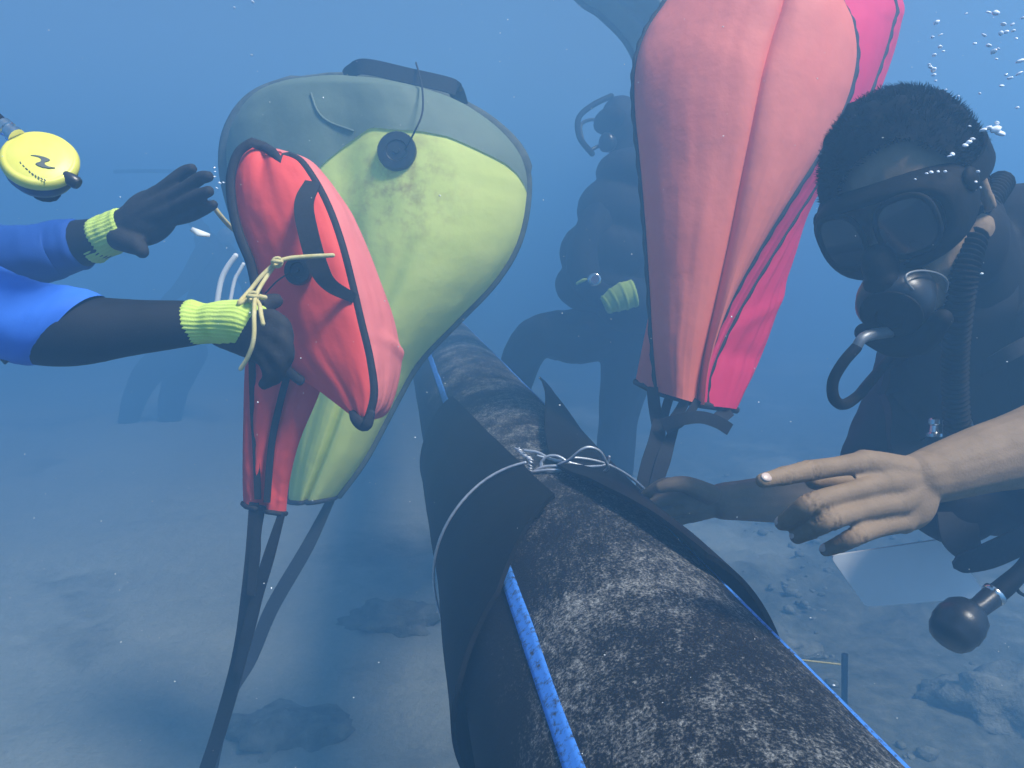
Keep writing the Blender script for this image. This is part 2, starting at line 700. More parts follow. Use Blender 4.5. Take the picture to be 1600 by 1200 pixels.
pl = thing('pipeline', on_pipe(1.2, 180), 'thick black silt-covered pipe with blue stripes running across the sea floor scene', 'pipe')
ss = np.concatenate([np.linspace(-2, .3, 8), np.linspace(.35, 4.5, 120), np.linspace(4.8, 16, 20)])
nth = 128
A = np.zeros((len(ss), nth, 3))
for j, s in enumerate(ss):
    for k in range(nth):
        th = 360 * k / nth
        w = .0016 * noise.noise((s * 9, math.sin(math.radians(th)) * 4, math.cos(math.radians(th)) * 4))
        A[j, k] = on_pipe(s, th, R + w)
g = Geo().grid(A, wrap=True)
g.f.append(tuple(range(nth)))
g.f.append(tuple((len(ss) - 1) * nth + k for k in range(nth)))
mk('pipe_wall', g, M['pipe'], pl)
for th0, wd in ((-44, 3.9), (40, 1.9), (135, 2.7), (-135, 2.7)):
    g = Geo()
    sl = np.linspace(-2, 15.9, 260)
    A = np.zeros((len(sl), 7, 3))
    for j, s in enumerate(sl):
        for k in range(7):
            e = 0 if 0 < k < 6 else -.006
            A[j, k] = on_pipe(s, th0 + wd * (k - 3) / 3, R + .0016 + e)
    g.grid(A)
    mk('stripe', g, M['stripe'], pl)

# ------------------------------------------------------------------ rubber sheet wrapped round the pipe
TR_S = [.78, .815, .9, 1.0, 1.1, 1.2, 1.37, 1.7, 2.0, 2.25, 2.4]
TR_T = [32, 27, 17, 7, -1, -4, 2.5, 20, 34, 45, 48]
TL_S = [.6, .95, 1.0, 1.2, 1.45, 1.94, 2.4]
TL_T = [-16, -14.5, -13.5, -17, -24, -35, -44]


def sheet_pt(a, b, off=0.0):
    """a: 0 left free edge -> 1 right free edge (round the bottom); b: 0 near end -> 1 far end"""
    near = np.interp(a, [0, .10, .2, .35, .7, .86, 1], [1.0, .862, .83, .84, .80, .80, .815])
    far = np.interp(a, [0, .5, 1], [1.94, 2.05, 2.25])
    s = near * (1 - b) + far * b
    tl = 360 + np.interp(s, TL_S, TL_T)
    tr = np.interp(s, TR_S, TR_T)
    th = tl * (1 - a) + tr * a
    r = R + .005 + off
    # right flap springs off near the front of the wire and behind it
    da = th - tr
    lf = np.interp(s, [.8, .9, 1.05, 1.17, 1.25, 1.4, 1.8, 2.3], [.010, .016, .015, .002, .002, .012, .03, .035])
    r += lf * math.exp(-(da / 26) ** 2)
    dl = tl - th
    ll = np.interp(s, [.8, 1.0, 1.15, 1.25, 1.5, 2], [.012, .014, .003, .002, .006, .012])
    r += ll * math.exp(-(dl / 24) ** 2)
    # sags loose underneath, on the near left
    r += .012 * math.exp(-((th - 250) / 30) ** 2) * np.interp(s, [.8, 1.1, 1.25, 1.7, 2.2], [1, .4, .1, .5, 1])
    r += .0025 * noise.noise((s * 6, th * .02, 1.3))
    return on_pipe(s, th, r)


sh = thing('rubber_sheet', on_pipe(1.3, 180, R + .02), 'black rubber sheet wrapped around the pipe with pointed open flaps on top', 'rubber sheet')
na, nb = 150, 90
A0 = np.array([[sheet_pt(i / (na - 1), j / (nb - 1), 0) for i in range(na)] for j in range(nb)])
A1 = np.array([[sheet_pt(i / (na - 1), j / (nb - 1), .006) for i in range(na)] for j in range(nb)])
g = Geo().grid(A0)
g.grid(A1)
rim = [(0, i) for i in range(na)] + [(j, na - 1) for j in range(1, nb)] + [(nb - 1, i) for i in range(na - 2, -1, -1)] + [(j, 0) for j in range(nb - 2, 0, -1)]
N0 = na * nb
for q in range(len(rim)):
    a, b = rim[q], rim[(q + 1) % len(rim)]
    ia, ib = a[0] * na + a[1], b[0] * na + b[1]
    g.f.append((ia, ib, N0 + ib, N0 + ia))
mk('sheet', g, M['rubber'], sh, auto=40)

# binding wire: a ring of wire, doubled over the flaps, with a twisted knot and loose loops
wr = thing('binding_wire', on_pipe(1.2, 180, R + .03), 'thin steel wire tied around the rubber sheet with a loose looped knot', 'wire')
g = Geo()
ring = []
for k in range(90):
    th = -16 - k * (360 - 22) / 89
    b = 1.2 + .006 * math.sin(k * .4) + .03 * max(0, math.sin(math.radians(-th - 16))) * .5
    ring.append(on_pipe(b, th, R + .0165 + .004 * math.exp(-((th + 60) / 25) ** 2) + .003 * math.exp(-((th + 110) / 30) ** 2)))
g.tube(ring, .0025, 6)
mk('wire_ring', g, M['wire'], wr)
g = Geo()
zd = 1.245
for pts in (
        [(831, 737, 1.25), (850, 728, 1.243), (880, 727, 1.24), (920, 732, 1.247), (945, 738, 1.255), (975, 757, 1.272), (1005, 783, 1.29), (1022, 800, 1.305)],
        [(831, 736, 1.247), (860, 733, 1.238), (900, 735, 1.238), (940, 743, 1.25), (970, 756, 1.265), (1000, 780, 1.285)],
        [(820, 703, 1.27), (840, 706, 1.262), (860, 716, 1.25), (890, 722, 1.243), (930, 733, 1.245), (955, 742, 1.255)]):
    g.tube([p_ - FW * .012 for p_ in ats(*pts)], .0024, 6, n=40)
mk('wire_strand', g, M['wire'], wr)
g = Geo()
g.tube(ats((872, 728, 1.24), (848, 731, 1.236), (846, 722, 1.235), (856, 713, 1.233), (872, 713, 1.23), (885, 722, 1.225), (873, 726, 1.222), (890, 718, 1.21), (908, 703, 1.20), (922, 699, 1.2), (938, 706, 1.205), (947, 722, 1.215), (949, 733, 1.225), (930, 742, 1.235), (935, 740, 1.24)), .0024, 6, n=90)
g.tube(ats((846, 722, 1.235), (850, 735, 1.234), (872, 737, 1.232), (905, 730, 1.228), (940, 728, 1.226), (950, 722, 1.228), (952, 714, 1.226)), .0024, 6, n=50)
g.tube(ats((840, 712, 1.24), (870, 720, 1.235), (900, 729, 1.235), (930, 732, 1.24)), .0018, 6, n=20)
mk('wire_loop', g, M['wire'], wr)
g = Geo()
tw = spline(ats((808, 700, 1.275), (818, 710, 1.262), (829, 718, 1.252), (829, 730, 1.25), (828, 737, 1.25)), 40)
for ph in (0, math.pi):
    g.tube([p + .0032 * (math.cos(k * .75 + ph) * RT + math.sin(k * .75 + ph) * FW) for k, p in enumerate(tw)], .0018, 6)
mk('twisted_knot', g, M['wire'], wr)


# ------------------------------------------------------------------ lift bags
class Panel:  
    """cloth panel between a left and a right curve, blown out towards `n`"""

    def __init__(self, L, Rr, n, bulge, wr=.004, seed=0, prof=.5, vprof=None, fold=None, gather=1.0):
        self.L, self.R = np.asarray(L, float), np.asarray(Rr, float)
        self.n, self.b, self.w, self.seed, self.prof = np.asarray(n, float), bulge, wr, seed, prof
        self.vprof = vprof or (lambda v: math.sin(math.pi * min(1, max(0, v))) ** .5)
        self.fold = fold
        self.g = gather
        self.Ls = spline(self.L, 200)
        self.Rs = spline(self.R, 200)

    def pt(self, u, v, off=0.0):
        k = min(max(v, 0), 1) * 199
        i = min(int(k), 198)
        f = k - i
        l = self.Ls[i] * (1 - f) + self.Ls[i + 1] * f
        r = self.Rs[i] * (1 - f) + self.Rs[i + 1] * f
        e = max(0, 4 * u * (1 - u))
        b = self.b * e ** self.prof * self.vprof(v)
        p = l * (1 - u) + r * u
        edge = min(u, 1 - u)
        wk = self.w * (noise.noise((u * 5 + self.seed, v * 4, 1.7)) + .5 * noise.noise((u * 9, v * 13 + self.seed, 5.7)))
        wk += self.g * self.w * 1.3 * math.exp(-edge * 14) * math.sin(v * 70 + 6 * noise.noise((v * 9, self.seed, u))) * .35
        wk += self.w * .14 * (noise.noise((u * 16 + self.seed, v * 2.2, 3.3)) + .6 * noise.noise((u * 30, v * 3 + self.seed, 8.1)))
        if self.fold:
            wk += self.fold(u, v)
        return p + self.n * (b + wk * min(1, edge * 12) + off)

    def geo(self, nu=50, nv=70, off=0.0, u0=0, u1=1, v0=lambda u: 0, v1=lambda u: 1):
        A = np.zeros((nv, nu, 3))
        for j in range(nv):
            for i in range(nu):
                u = u0 + (u1 - u0) * i / (nu - 1)
                a, b = v0(u), v1(u)
                A[j, i] = self.pt(u, a + (b - a) * j / (nv - 1), off)
        return Geo().grid(A)


def disc(c, axis, r, h=.012):
    return Geo().lathe(c, axis, [(r * .92, -h), (r, -h * .6), (r, 0), (r * .94, h * .25), (r * .55, h * .3), (r * .5, h * .1), (r * .18, h * .12), (r * .16, h * .4), (0, h * .42)])


# --- big yellow bag
dY = 1.95
rowsY = [((455, 777), (525, 777)), ((462, 700), (570, 715)), ((470, 620), (620, 622)), ((468, 560), (655, 563)), ((455, 500), (715, 500)),
         ((425, 440), (772, 440)), ((396, 385), (808, 380)), ((370, 320), (823, 310)), ((357, 255), (818, 255)), ((366, 200), (788, 212)), ((402, 155), (728, 170)), ((475, 128), (630, 134))]
Ly = [at(a[0], a[1], dY + .10) for a, b in rowsY]
Ry = [at(b[0], b[1], dY - .02) for a, b in rowsY]
yb = thing('yellow_lift_bag', at(490, 790, dY), 'large yellow-green lift bag with grey top, black valve and carry handle', 'lift bag')
ORGY = np.array(ORG[yb])
toC = -FW + .03 * UP
toC = nrm(toC)


def foldY(u, v):
    f = 0
    f -= .030 * math.exp(-((u - .64 + (.5 - v) * .12) / .035) ** 2) * max(0, 1 - v * 1.9) ** .7     # pleat near the mouth
    f += .017 * math.sin((u * 3.1 + .3) * math.pi) * math.exp(-((v - .45) / .25) ** 2)
    f -= .016 * math.exp(-((u - .42 - .2 * (v - .5)) / .05) ** 2) * math.exp(-((v - .45) / .3) ** 2)
    return f


front = Panel(Ly, Ry, toC, .20, .006, 2.0, .55, lambda v: .35 + .65 * math.sin(math.pi * min(1, (v * .8 + .1))) ** .8 if v < .9 else (.35 + .65 * math.sin(math.pi * .82) ** .8) * max(0, (1 - v) / .1) ** .5, foldY)
backp = Panel(Ly, Ry, -toC, .24, .006, 9.0, .55, lambda v: .3 + .7 * math.sin(math.pi * min(1, (v * .8 + .1))) if v < .9 else (.3 + .7 * math.sin(math.pi * .82)) * max(0, (1 - v) / .1) ** .5)
fp = mk('front_panel', front.geo(90, 120), M['yellow'], yb)
mk('back_panel', backp.geo(50, 70), M['yellow'], yb)
st = front.pt(.60, .62)
for n in M['yellow'].node_tree.nodes:
    if n.type == 'VECT_MATH':
        n.inputs[1].default_value = tuple(st - ORGY)


def seek(panel, px, py, lo=0.0):
    """(u, v) of the panel point seen at a photo pixel"""
    r = nrm(at(px, py, 1) - CAM)
    bst, u0, u1, v0, v1 = None, 0, 1, lo, 1
    for it in range(4):
        us, vs_ = np.linspace(u0, u1, 22), np.linspace(v0, v1, 26)
        bst = min(((u, v) for u in us for v in vs_), key=lambda q: np.linalg.norm(np.cross(panel.pt(*q) - CAM, r)))
        du, dv_ = (u1 - u0) / 12, (v1 - v0) / 12
        u0, u1, v0, v1 = max(0, bst[0] - du), min(1, bst[0] + du), max(0, bst[1] - dv_), min(1, bst[1] + dv_)
    return bst


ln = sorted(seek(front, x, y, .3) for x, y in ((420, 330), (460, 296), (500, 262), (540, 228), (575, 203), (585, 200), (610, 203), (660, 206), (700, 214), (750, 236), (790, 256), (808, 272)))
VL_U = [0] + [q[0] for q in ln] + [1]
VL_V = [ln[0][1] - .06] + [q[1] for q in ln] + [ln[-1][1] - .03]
tp = mk('grey_top', front.geo(90, 40, .004, v0=lambda u: float(np.interp(u, VL_U, VL_V)), v1=lambda u: .995), M['top_grey'], yb)  # grey-green copy of the upper front surface, set slightly proud
# folded flap in the grey top
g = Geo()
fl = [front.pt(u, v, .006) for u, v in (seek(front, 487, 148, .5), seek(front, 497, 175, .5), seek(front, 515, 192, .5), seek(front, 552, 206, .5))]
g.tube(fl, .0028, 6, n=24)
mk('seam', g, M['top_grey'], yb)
# edging round the whole bag
g = Geo()
el = [front.Ls[i] for i in range(0, 200, 3)] + [front.Ls[199] * (1 - t) + front.Rs[199] * t + UP * .012 * math.sin(math.pi * t) for t in (.25, .5, .75)] + [front.Rs[i] for i in range(199, -1, -3)]
g.tube(el, [.027 if i < 66 else .018 if i < 90 else .012 for i in range(len(el))], 8, flat=.35, ref=-FW)
mk('edging', g, M['trim_faded'], yb)
g = Geo()
g.tube([front.pt(u, .0, .003) for u in np.linspace(0, 1, 30)], .006, 6)
mk('mouth_hem', g, M['trim'], yb)
hd = ats((542, 122, dY - .02), (549, 112, dY - .04), (571, 104, dY - .07), (640, 119, dY - .08), (704, 134, dY - .07), (714, 145, dY - .04), (721, 168, dY - .02))
g = Geo().ribbon(hd, .036, .005, FW, n=46)
mk('handle', g, M['webbing'], yb)
vc = at(621, 238, 1.0) - CAM
vp = front.pt(*seek(front, 621, 238, .3))
mk('valve', disc(vp + toC * .012, toC, .044, .016), M['plastic'], yb, auto=35)
g = Geo().tube([vp + toC * .02 + RT * .02, *ats((648, 205, dY - .24), (660, 175, dY - .22), (660, 140, dY - .15), (655, 115, dY - .10), (650, 98, dY - .08))], .0022, 5, n=30)
mk('pull_cord', g, M['trim'], yb)
sj = [(520, 775, 1.93), (480, 855, 1.90), (425, 950, 1.87), (392, 1030, 1.84), (358, 1090, 1.80), (335, 1180, 1.75), (320, 1260, 1.72)]
g = Geo().ribbon(ats(*sj), [.018, .030, .032, .028, .026, .026, .026], .004, -FW, n=50)
mk('strap', g, M['webbing'], yb)

# --- small red bag held in front of it
dR = 1.15
rb = thing('red_lift_bag', at(430, 800, dR + .1), 'small red lift bag with black trim held by gloved hand before the yellow bag', 'lift bag')
Lr = ats((556, 655, dR - .01), (500, 612, dR + .01), (455, 578, dR + .02), (425, 525, dR + .03), (410, 470, dR + .03), (398, 415, dR + .03), (382, 375, dR + .03), (371, 335, dR + .03), (367, 285, dR + .03), (378, 246, dR + .03), (400, 227, dR + .03))
Rr = ats((572, 662, dR - .03), (583, 615, dR - .03), (576, 560, dR - .03), (563, 505, dR - .03), (550, 450, dR - .03), (536, 395, dR - .03), (521, 348, dR - .02), (505, 310, dR - .01), (487, 278, dR), (468, 253, dR + .01), (447, 243, dR + .02))


def foldR(u, v):
    return -.016 * math.exp(-((u - .42) / .10) ** 2) * max(0, v - .72) * 3.2 - .006 * math.exp(-((u - .55) / .06) ** 2) * max(0, .5 - v)


fr = Panel(Lr, Rr, nrm(-FW + .10 * UP - .2 * RT), .026, .002, 4.0, .6, None, foldR, 0)
mk('front_panel', fr.geo(60, 80), M['red'], rb)
Gr = ats((578, 658, dR + .02), (606, 645, dR + .05), (622, 600, dR + .07), (626, 562, dR + .075), (616, 510, dR + .08), (590, 440, dR + .08), (562, 375, dR + .08), (540, 330, dR + .08), (508, 283, dR + .07), (476, 250, dR + .06), (425, 231, dR + .05))
gp = Panel(Rr, Gr, nrm(RT - .5 * FW + .3 * UP), .016, .003, 6.0, .7, None, lambda u, v: .008 * math.exp(-((v - .27 - .04 * u) / .02) ** 2) * u, .3)
o = mk('side_panel', gp.geo(30, 80), M['coral'], rb)
o['label'] = 'sunlit pink-red side panel'
bk = Panel(Lr, Gr, FW, .07, .004, 8.0, .6)
mk('back_panel', bk.geo(30, 50), M['red'], rb)
g = Geo()
ed = [fr.Ls[i] - FW * .018 for i in range(30, 200, 3)] + ats((412, 229, dR + .02), (426, 238, dR + .005), (438, 251, dR), (447, 243, dR + .015)) + [fr.Rs[i] for i in range(196, -1, -3)]
g.tube(ed, .0072, 6, flat=.5, ref=-FW)
mk('edging', g, M['trim'], rb)
g = Geo()
g.tube(ats((548, 636, dR - .015), (556, 655, dR - .03), (571, 664, dR - .035), (580, 645, dR - .035)), [.004, .008, .009, .006], 6, n=16, flat=.5, ref=-FW)
mk('corner_binding', g, M['trim'], rb)
g = Geo().ribbon(ats((489, 285, dR - .03), (475, 318, dR - .06), (482, 365, dR - .075), (498, 418, dR - .075), (517, 446, dR - .065), (553, 466, dR - .035)), [.022, .026, .027, .026, .020, .014], .004, -FW, n=40)
mk('handle', g, M['webbing'], rb)
vc = nrm(at(470, 425, 1) - CAM)
vq = fr.pt(*seek(fr, 470, 425, .2), .006)
mk('valve', disc(vq - FW * .006, nrm(-FW - .2 * RT), .0205, .010), M['plastic'], rb, auto=35)
g = Geo().tube(ats((449, 428, dR - .05), (432, 440, dR - .05), (415, 458, dR - .04)), .0012, 5, n=12)
mk('pull_cord', g, M['trim'], rb)
# lower part of the bag hanging behind the hand
Ll = ats((380, 786, 1.24), (379, 740, 1.235), (380, 660, 1.23), (384, 560, 1.22), (400, 500, 1.215))
Rl = ats((447, 802, 1.22), (452, 755, 1.215), (468, 690, 1.20), (500, 612, 1.19), (520, 540, 1.19))
lp = Panel(Ll, Rl, -FW, .02, .004, 12.0, .6, lambda v: 1, lambda u, v: -.018 * math.exp(-((u - .52 - .1 * v) / .09) ** 2) * (1 - v))
mk('lower_panel', lp.geo(40, 60), M['red'], rb)
lb = Panel(Ll, Rl, FW, .03, .004, 14.0, .6, lambda v: 1)
mk('lower_back', lb.geo(20, 30), M['red'], rb)
for pts, w in (([(393, 540, 1.19), (396, 640, 1.205), (400, 700, 1.205), (403, 780, 1.21)], .010), ([(458, 555, 1.165), (440, 620, 1.18), (425, 690, 1.195), (417, 785, 1.2)], .010)):
    mk('seam_tape', Geo().ribbon(ats(*pts), w, .003, -FW, n=30), M['webbing'], rb)
g = Geo()
g.tube([lp.pt(u, 0, .002) for u in np.linspace(0, 1, 30)], .004, 6)
mk('mouth_hem', g, M['trim'], rb)
for pts, w in (([(397, 785, 1.215), (393, 860, 1.22), (386, 930, 1.23), (378, 1000, 1.25), (366, 1060, 1.27), (340, 1150, 1.3), (318, 1215, 1.32)], [.014, .017, .018, .021, .023, .023, .023]),
               ([(441, 800, 1.21), (420, 870, 1.215), (402, 930, 1.225), (388, 985, 1.235), (372, 1050, 1.25)], [.010, .017, .018, .019, .015]),
               ([(410, 790, 1.215), (402, 830, 1.215), (398, 870, 1.218), (392, 930, 1.222)], [.010, .012, .016, .012])):
    mk('strap', Geo().ribbon(ats(*pts), w, .004, -FW, n=40), M['webbing'], rb)

# --- yellow cord knotted to the red bag's handle
rp = thing('tie_rope', at(385, 575, 1.0), 'frayed yellow cord tied from the red bag handle to the gloved wrist', 'cord')
mk('cord_line', Geo().tube(ats((520, 399, 1.055), (480, 401, 1.05), (450, 404, 1.045), (432, 411, 1.04), (410, 430, 1.03), (392, 452, 1.02), (374, 472, 1.0)), .0030, 7, n=50), M['rope'], rp)
mk('cord_line', Geo().tube(ats((432, 411, 1.045), (415, 435, 1.03), (400, 462, 1.0), (397, 490, .965), (397, 520, .955), (394, 540, .955), (386, 560, .96), (376, 576, .965)), .0028, 7, n=50), M['rope'], rp)
mk('cord_line', Geo().tube(ats((414, 465, 1.02), (395, 462, 1.012), (385, 470, 1.005), (374, 474, 1.0)), .0032, 7, n=20), M['rope'], rp)
mk('cord_line', Geo().tube(ats((400, 468, 1.0), (406, 478, .985), (408, 492, .97), (411, 506, .965)), .0028, 7, n=20), M['rope'], rp)
for c in (at(434, 410, 1.035), at(396, 464, 1.0)):
    g = Geo()
    for k in range(3):
        a = k * 1.1
        g.tube([c + .0055 * (math.cos(a + t) * RT + math.sin(a + t) * (UP if k < 2 else FW)) * (1 if k else .8) - FW * .002 * k for t in np.linspace(0, 5.2, 14)], .0026, 6)
    mk('knot', g, M['rope'], rp)
rp2 = tag(mk('rope_end', Geo().tube(ats((330, 318, 1.3), (345, 338, 1.32), (362, 356, 1.36), (378, 366, 1.4), (395, 372, 1.45)), .0042, 7, n=24), M['rope']), 'short pale yellow cord curving between the raised glove and the yellow bag', 'cord')

# --- tall red bag on the right
tb = thing('tall_red_lift_bag', at(1085, 650, 1.45), 'tall red and pink lift bag with black seams beside the diver in the mask', 'lift bag')
c0 = ats((1027, 612, 1.47), (1020, 540, 1.47), (1014, 440, 1.47), (1007, 340, 1.47), (999, 250, 1.48), (991, 165, 1.49), (993, 100, 1.50), (1010, 48, 1.51), (1042, 0, 1.52), (1090, -70, 1.54), (1150, -150, 1.56), (1200, -190, 1.58))
c1 = ats((1088, 630, 1.44), (1098, 560, 1.43), (1118, 470, 1.42), (1138, 380, 1.41), (1156, 290, 1.40), (1174, 200, 1.39), (1190, 120, 1.39), (1206, 60, 1.40), (1224, 0, 1.41), (1230, -70, 1.44), (1225, -150, 1.5), (1215, -190, 1.56))
c2 = ats((1092, 632, 1.44), (1100, 570, 1.44), (1135, 480, 1.44), (1185, 390, 1.44), (1235, 310, 1.44), (1280, 240, 1.45), (1318, 170, 1.46), (1337, 100, 1.47), (1332, 40, 1.48), (1312, -5, 1.49), (1285, -120, 1.52), (1235, -188, 1.57))
c3 = ats((1102, 634, 1.45), (1112, 575, 1.46), (1152, 490, 1.48), (1205, 400, 1.50), (1255, 320, 1.52), (1306, 240, 1.54), (1352, 160, 1.56), (1378, 95, 1.58), (1394, 40, 1.59), (1396, -5, 1.6), (1330, -130, 1.6), (1250, -188, 1.58))
c4 = ats((1150, 640, 1.50), (1188, 560, 1.54), (1212, 490, 1.57), (1238, 400, 1.60), (1262, 320, 1.63), (1312, 240, 1.66), (1362, 160, 1.68), (1388, 95, 1.69), (1401, 40, 1.70), (1401, -5, 1.7), (1345, -132, 1.67), (1262, -188, 1.59))
one = lambda v: 1 if v < .8 else max(0, (1 - v) / .2) ** .5
PA = Panel(c0, c1, nrm(-FW - .15 * RT), .045, .0022, 21, .6, one, None)
PB = Panel(c1, c2, nrm(-FW + .1 * RT), .035, .0022, 23, .6, one)
PC = Panel(c2, c3, nrm(-FW + .5 * RT), .006, .003, 25, .6, one)
PD = Panel(c3, c4, nrm(RT - .5 * FW), .012, .004, 27, .6, one, lambda u, v: .005 * math.exp(-((v - .16 - .05 * u) / .018) ** 2) - .005 * math.exp(-((v - .12 + .03 * u) / .02) ** 2))
PE = Panel(c0, c4, FW, .20, .006, 29, .55, one)
mk('front_panel', PA.geo(50, 100), M['salmon'], tb)
mk('front_panel', PB.geo(44, 100), M['salmon'], tb)
mk('side_panel', PC.geo(20, 100), M['pink'], tb)
mk('side_panel', PD.geo(30, 110), M['pink'], tb)
mk('back_panel', PE.geo(40, 70), M['salmon'], tb)
for c, w in ((c0, .0065), (c2, .0075), (c3, .0055)):
    g = Geo()
    cc = spline(c, 120)
    cc = [p + .0012 * math.sin(k * 1.3) * RT for k, p in enumerate(cc)]
    g.tube(cc, w, 6, flat=.55, ref=-FW)
    mk('edging', g, M['trim'], tb)
# the small folded flap at the lower left and the hem
fl = Panel(ats((993, 594, 1.50), (1003, 545, 1.49), (1013, 495, 1.475)), ats((1026, 612, 1.47), (1022, 560, 1.47), (1016, 495, 1.472)), -FW, .006, .002, 31, .6, lambda v: 1)
mk('folded_flap', fl.geo(10, 20), M['salmon'], tb)
g = Geo()
g.tube(ats((993, 596, 1.5), (1026, 612, 1.465), (1060, 622, 1.43), (1088, 631, 1.43), (1120, 636, 1.465), (1152, 641, 1.5)), .0065, 6, n=40, flat=.6, ref=-FW)
mk('mouth_hem', g, M['trim'], tb)
for pts, w in (
        ([(1020, 605, 1.46), (1022, 630, 1.46), (1026, 655, 1.45), (1030, 670, 1.44)], .022),
        ([(1046, 620, 1.44), (1040, 640, 1.44), (1034, 665, 1.44)], .016),
        ([(1070, 628, 1.42), (1060, 645, 1.42), (1045, 665, 1.42)], .018),
        ([(1090, 625, 1.42), (1078, 645, 1.415), (1062, 662, 1.415), (1040, 672, 1.42)], .014),
        ([(1140, 640, 1.48), (1128, 650, 1.47), (1118, 660, 1.45)], .026),
        ([(1035, 664, 1.42), (1065, 655, 1.41), (1095, 652, 1.41), (1122, 660, 1.42), (1140, 671, 1.43)], .022),
        ([(1030, 655, 1.44), (1026, 690, 1.43), (1016, 730, 1.42), (1008, 775, 1.41), (1006, 810, 1.41)], [.022, .03, .036, .038, .036]),
        ([(1056, 662, 1.43), (1046, 690, 1.43), (1036, 720, 1.42), (1022, 765, 1.41)], [.014, .020, .026, .022])):
    mk('strap', Geo().ribbon(ats(*pts), w, .004, -FW, n=24), M['webbing'], tb)

# --- grey bag far behind the tall red one
gb = thing('grey_lift_bag', at(1110, 420, 2.5), 'blue-grey lift bag showing behind the top of the tall red bag', 'lift bag')
Lg = ats((1090, 420, 2.5), (1050, 280, 2.5), (1015, 160, 2.5), (985, 75, 2.5), (940, 25, 2.5), (905, 0, 2.5), (870, -50, 2.5), (880, -130, 2.5), (960, -200, 2.5))
Rg = ats((1130, 420, 2.5), (1170, 280, 2.5), (1210, 160, 2.5), (1250, 75, 2.5), (1280, 25, 2.5), (1300, 0, 2.5), (1310, -50, 2.5), (1280, -130, 2.5), (1150, -200, 2.5))
vpf = lambda v: .3 + .7 * math.sin(math.pi * min(1, v * .95)) if v < .95 else .3 * (1 - v) / .05
PG = Panel(Lg, Rg, -FW, .18, .02, 41, .6, vpf, lambda u, v: .02 * math.sin(u * 40))
mk('front_panel', PG.geo(70, 50), M['cloth_grey'], gb)
mk('back_panel', Panel(Lg, Rg, FW, .18, .01, 43, .6, vpf).geo(30, 30), M['cloth_grey'], gb)
g = Geo()
g.tube(list(spline(Lg, 50)) + list(spline(Rg, 50))[::-1], .012, 6)
mk('edging', g, M['trim_faded'], gb)


# ------------------------------------------------------------------ people
def hand_chain(g, wrist, palm_c, fingers, rp=.022):
    """palm as fanned metacarpals, each finger a tapering chain"""
    for f in fingers:
        mcp = f[0][0]
        g.tube([wrist, wrist * .45 + mcp * .55, mcp], [rp * .78, rp * .62, f[0][1] * 1.12], 12, n=12)
        g.tube([p for p, r in f], [r for p, r in f], 12, n=5 * len(f))


# ---- the diver in the mask, bare arms
H = at(1420, 312, .99)
hf = cs(-.63, -.50, -.59)
hu = cs(-.45, .86, -.24)
hu = nrm(hu - hf * (hu @ hf))
hs = np.cross(hf, hu)


def hp(f, u, s):
    return H + hf * f + hu * u + hs * s


sgn = 1 if (hs @ -FW) > 0 else -1          # the side of the head turned to the camera
dv = thing('person', at(1560, 900, 1.25), 'diver in black wetsuit and mask leaning over the pipe, pointing with a bare hand', 'person')
g = Geo()
hax = [hf, hs, hu]
g.ball(hp(-.005, .03, 0), (.098, .078, .095), hax, 24, 16)
g.ball(hp(.035, -.035, 0), (.062, .062, .088), hax, 20, 14)
g.ball(hp(.065, -.10, 0), (.032, .034, .026), hax)
for s in (-1, 1):
    g.ball(hp(.055, -.025, s * .038), (.030, .026, .026), hax)
    g.tube([hp(.0, -.06, s * .055), hp(.055, -.10, s * .02)], [.028, .024], 10)
    g.tube([hp(.085, .035, s * .012), hp(.078, .036, s * .05)], .012, 8)
    ear = [hp(-.012 + .02 * math.cos(t), -.005 + .032 * math.sin(t), s * (.079 + .006 * math.cos(t))) for t in np.linspace(-2.2, 2.6, 12)]
    g.tube(ear, .007, 8)
    g.ball(hp(-.008, -.004, s * .074), (.014, .008, .024), hax)
g.tube([hp(.088, .02, 0), hp(.108, -.012, 0), hp(.118, -.032, 0)], [.009, .011, .014], 10, n=8)
g.ball(hp(.105, -.036, .012), (.012, .009, .008), hax)
g.ball(hp(.105, -.036, -.012), (.012, .009, .008), hax)
g.tube([hp(.094, -.066, -.022), hp(.101, -.064, 0), hp(.094, -.066, .022)], .007, 8, n=8)
g.tube([hp(.090, -.078, -.018), hp(.097, -.080, 0), hp(.090, -.078, .018)], .008, 8, n=8)
neck = at(1508, 450, 1.10)
g.tube([hp(-.02, -.05, 0), neck], [.058, .062], 16, n=8)
chest, belly, pelv = at(1545, 570, 1.27), at(1640, 720, 1.38), at(1800, 830, 1.5)
g.tube([neck, chest, belly, pelv], [.07, .135, .125, .135], 20, n=24, caps=True)
shl, elb, wri = at(1700, 430, 1.08), at(1850, 600, .97), at(1452, 744, .772)
g.tube([chest + UP * .07, shl], [.09, .065], 14, n=8)
g.tube([shl, (shl + elb) / 2, elb], [.060, .052, .046], 14, n=14)
g.tube([elb, at(1720, 655, .88), at(1610, 698, .815), at(1535, 718, .79), wri], [.045, .049, .040, .0335, .027], 18, n=26)
g.tube([at(1530, 720, .79), at(1490, 737, .78), at(1440, 746, .765)], [.029, .0255, .025], 14, n=10)
WB = at(1446, 750, .768)
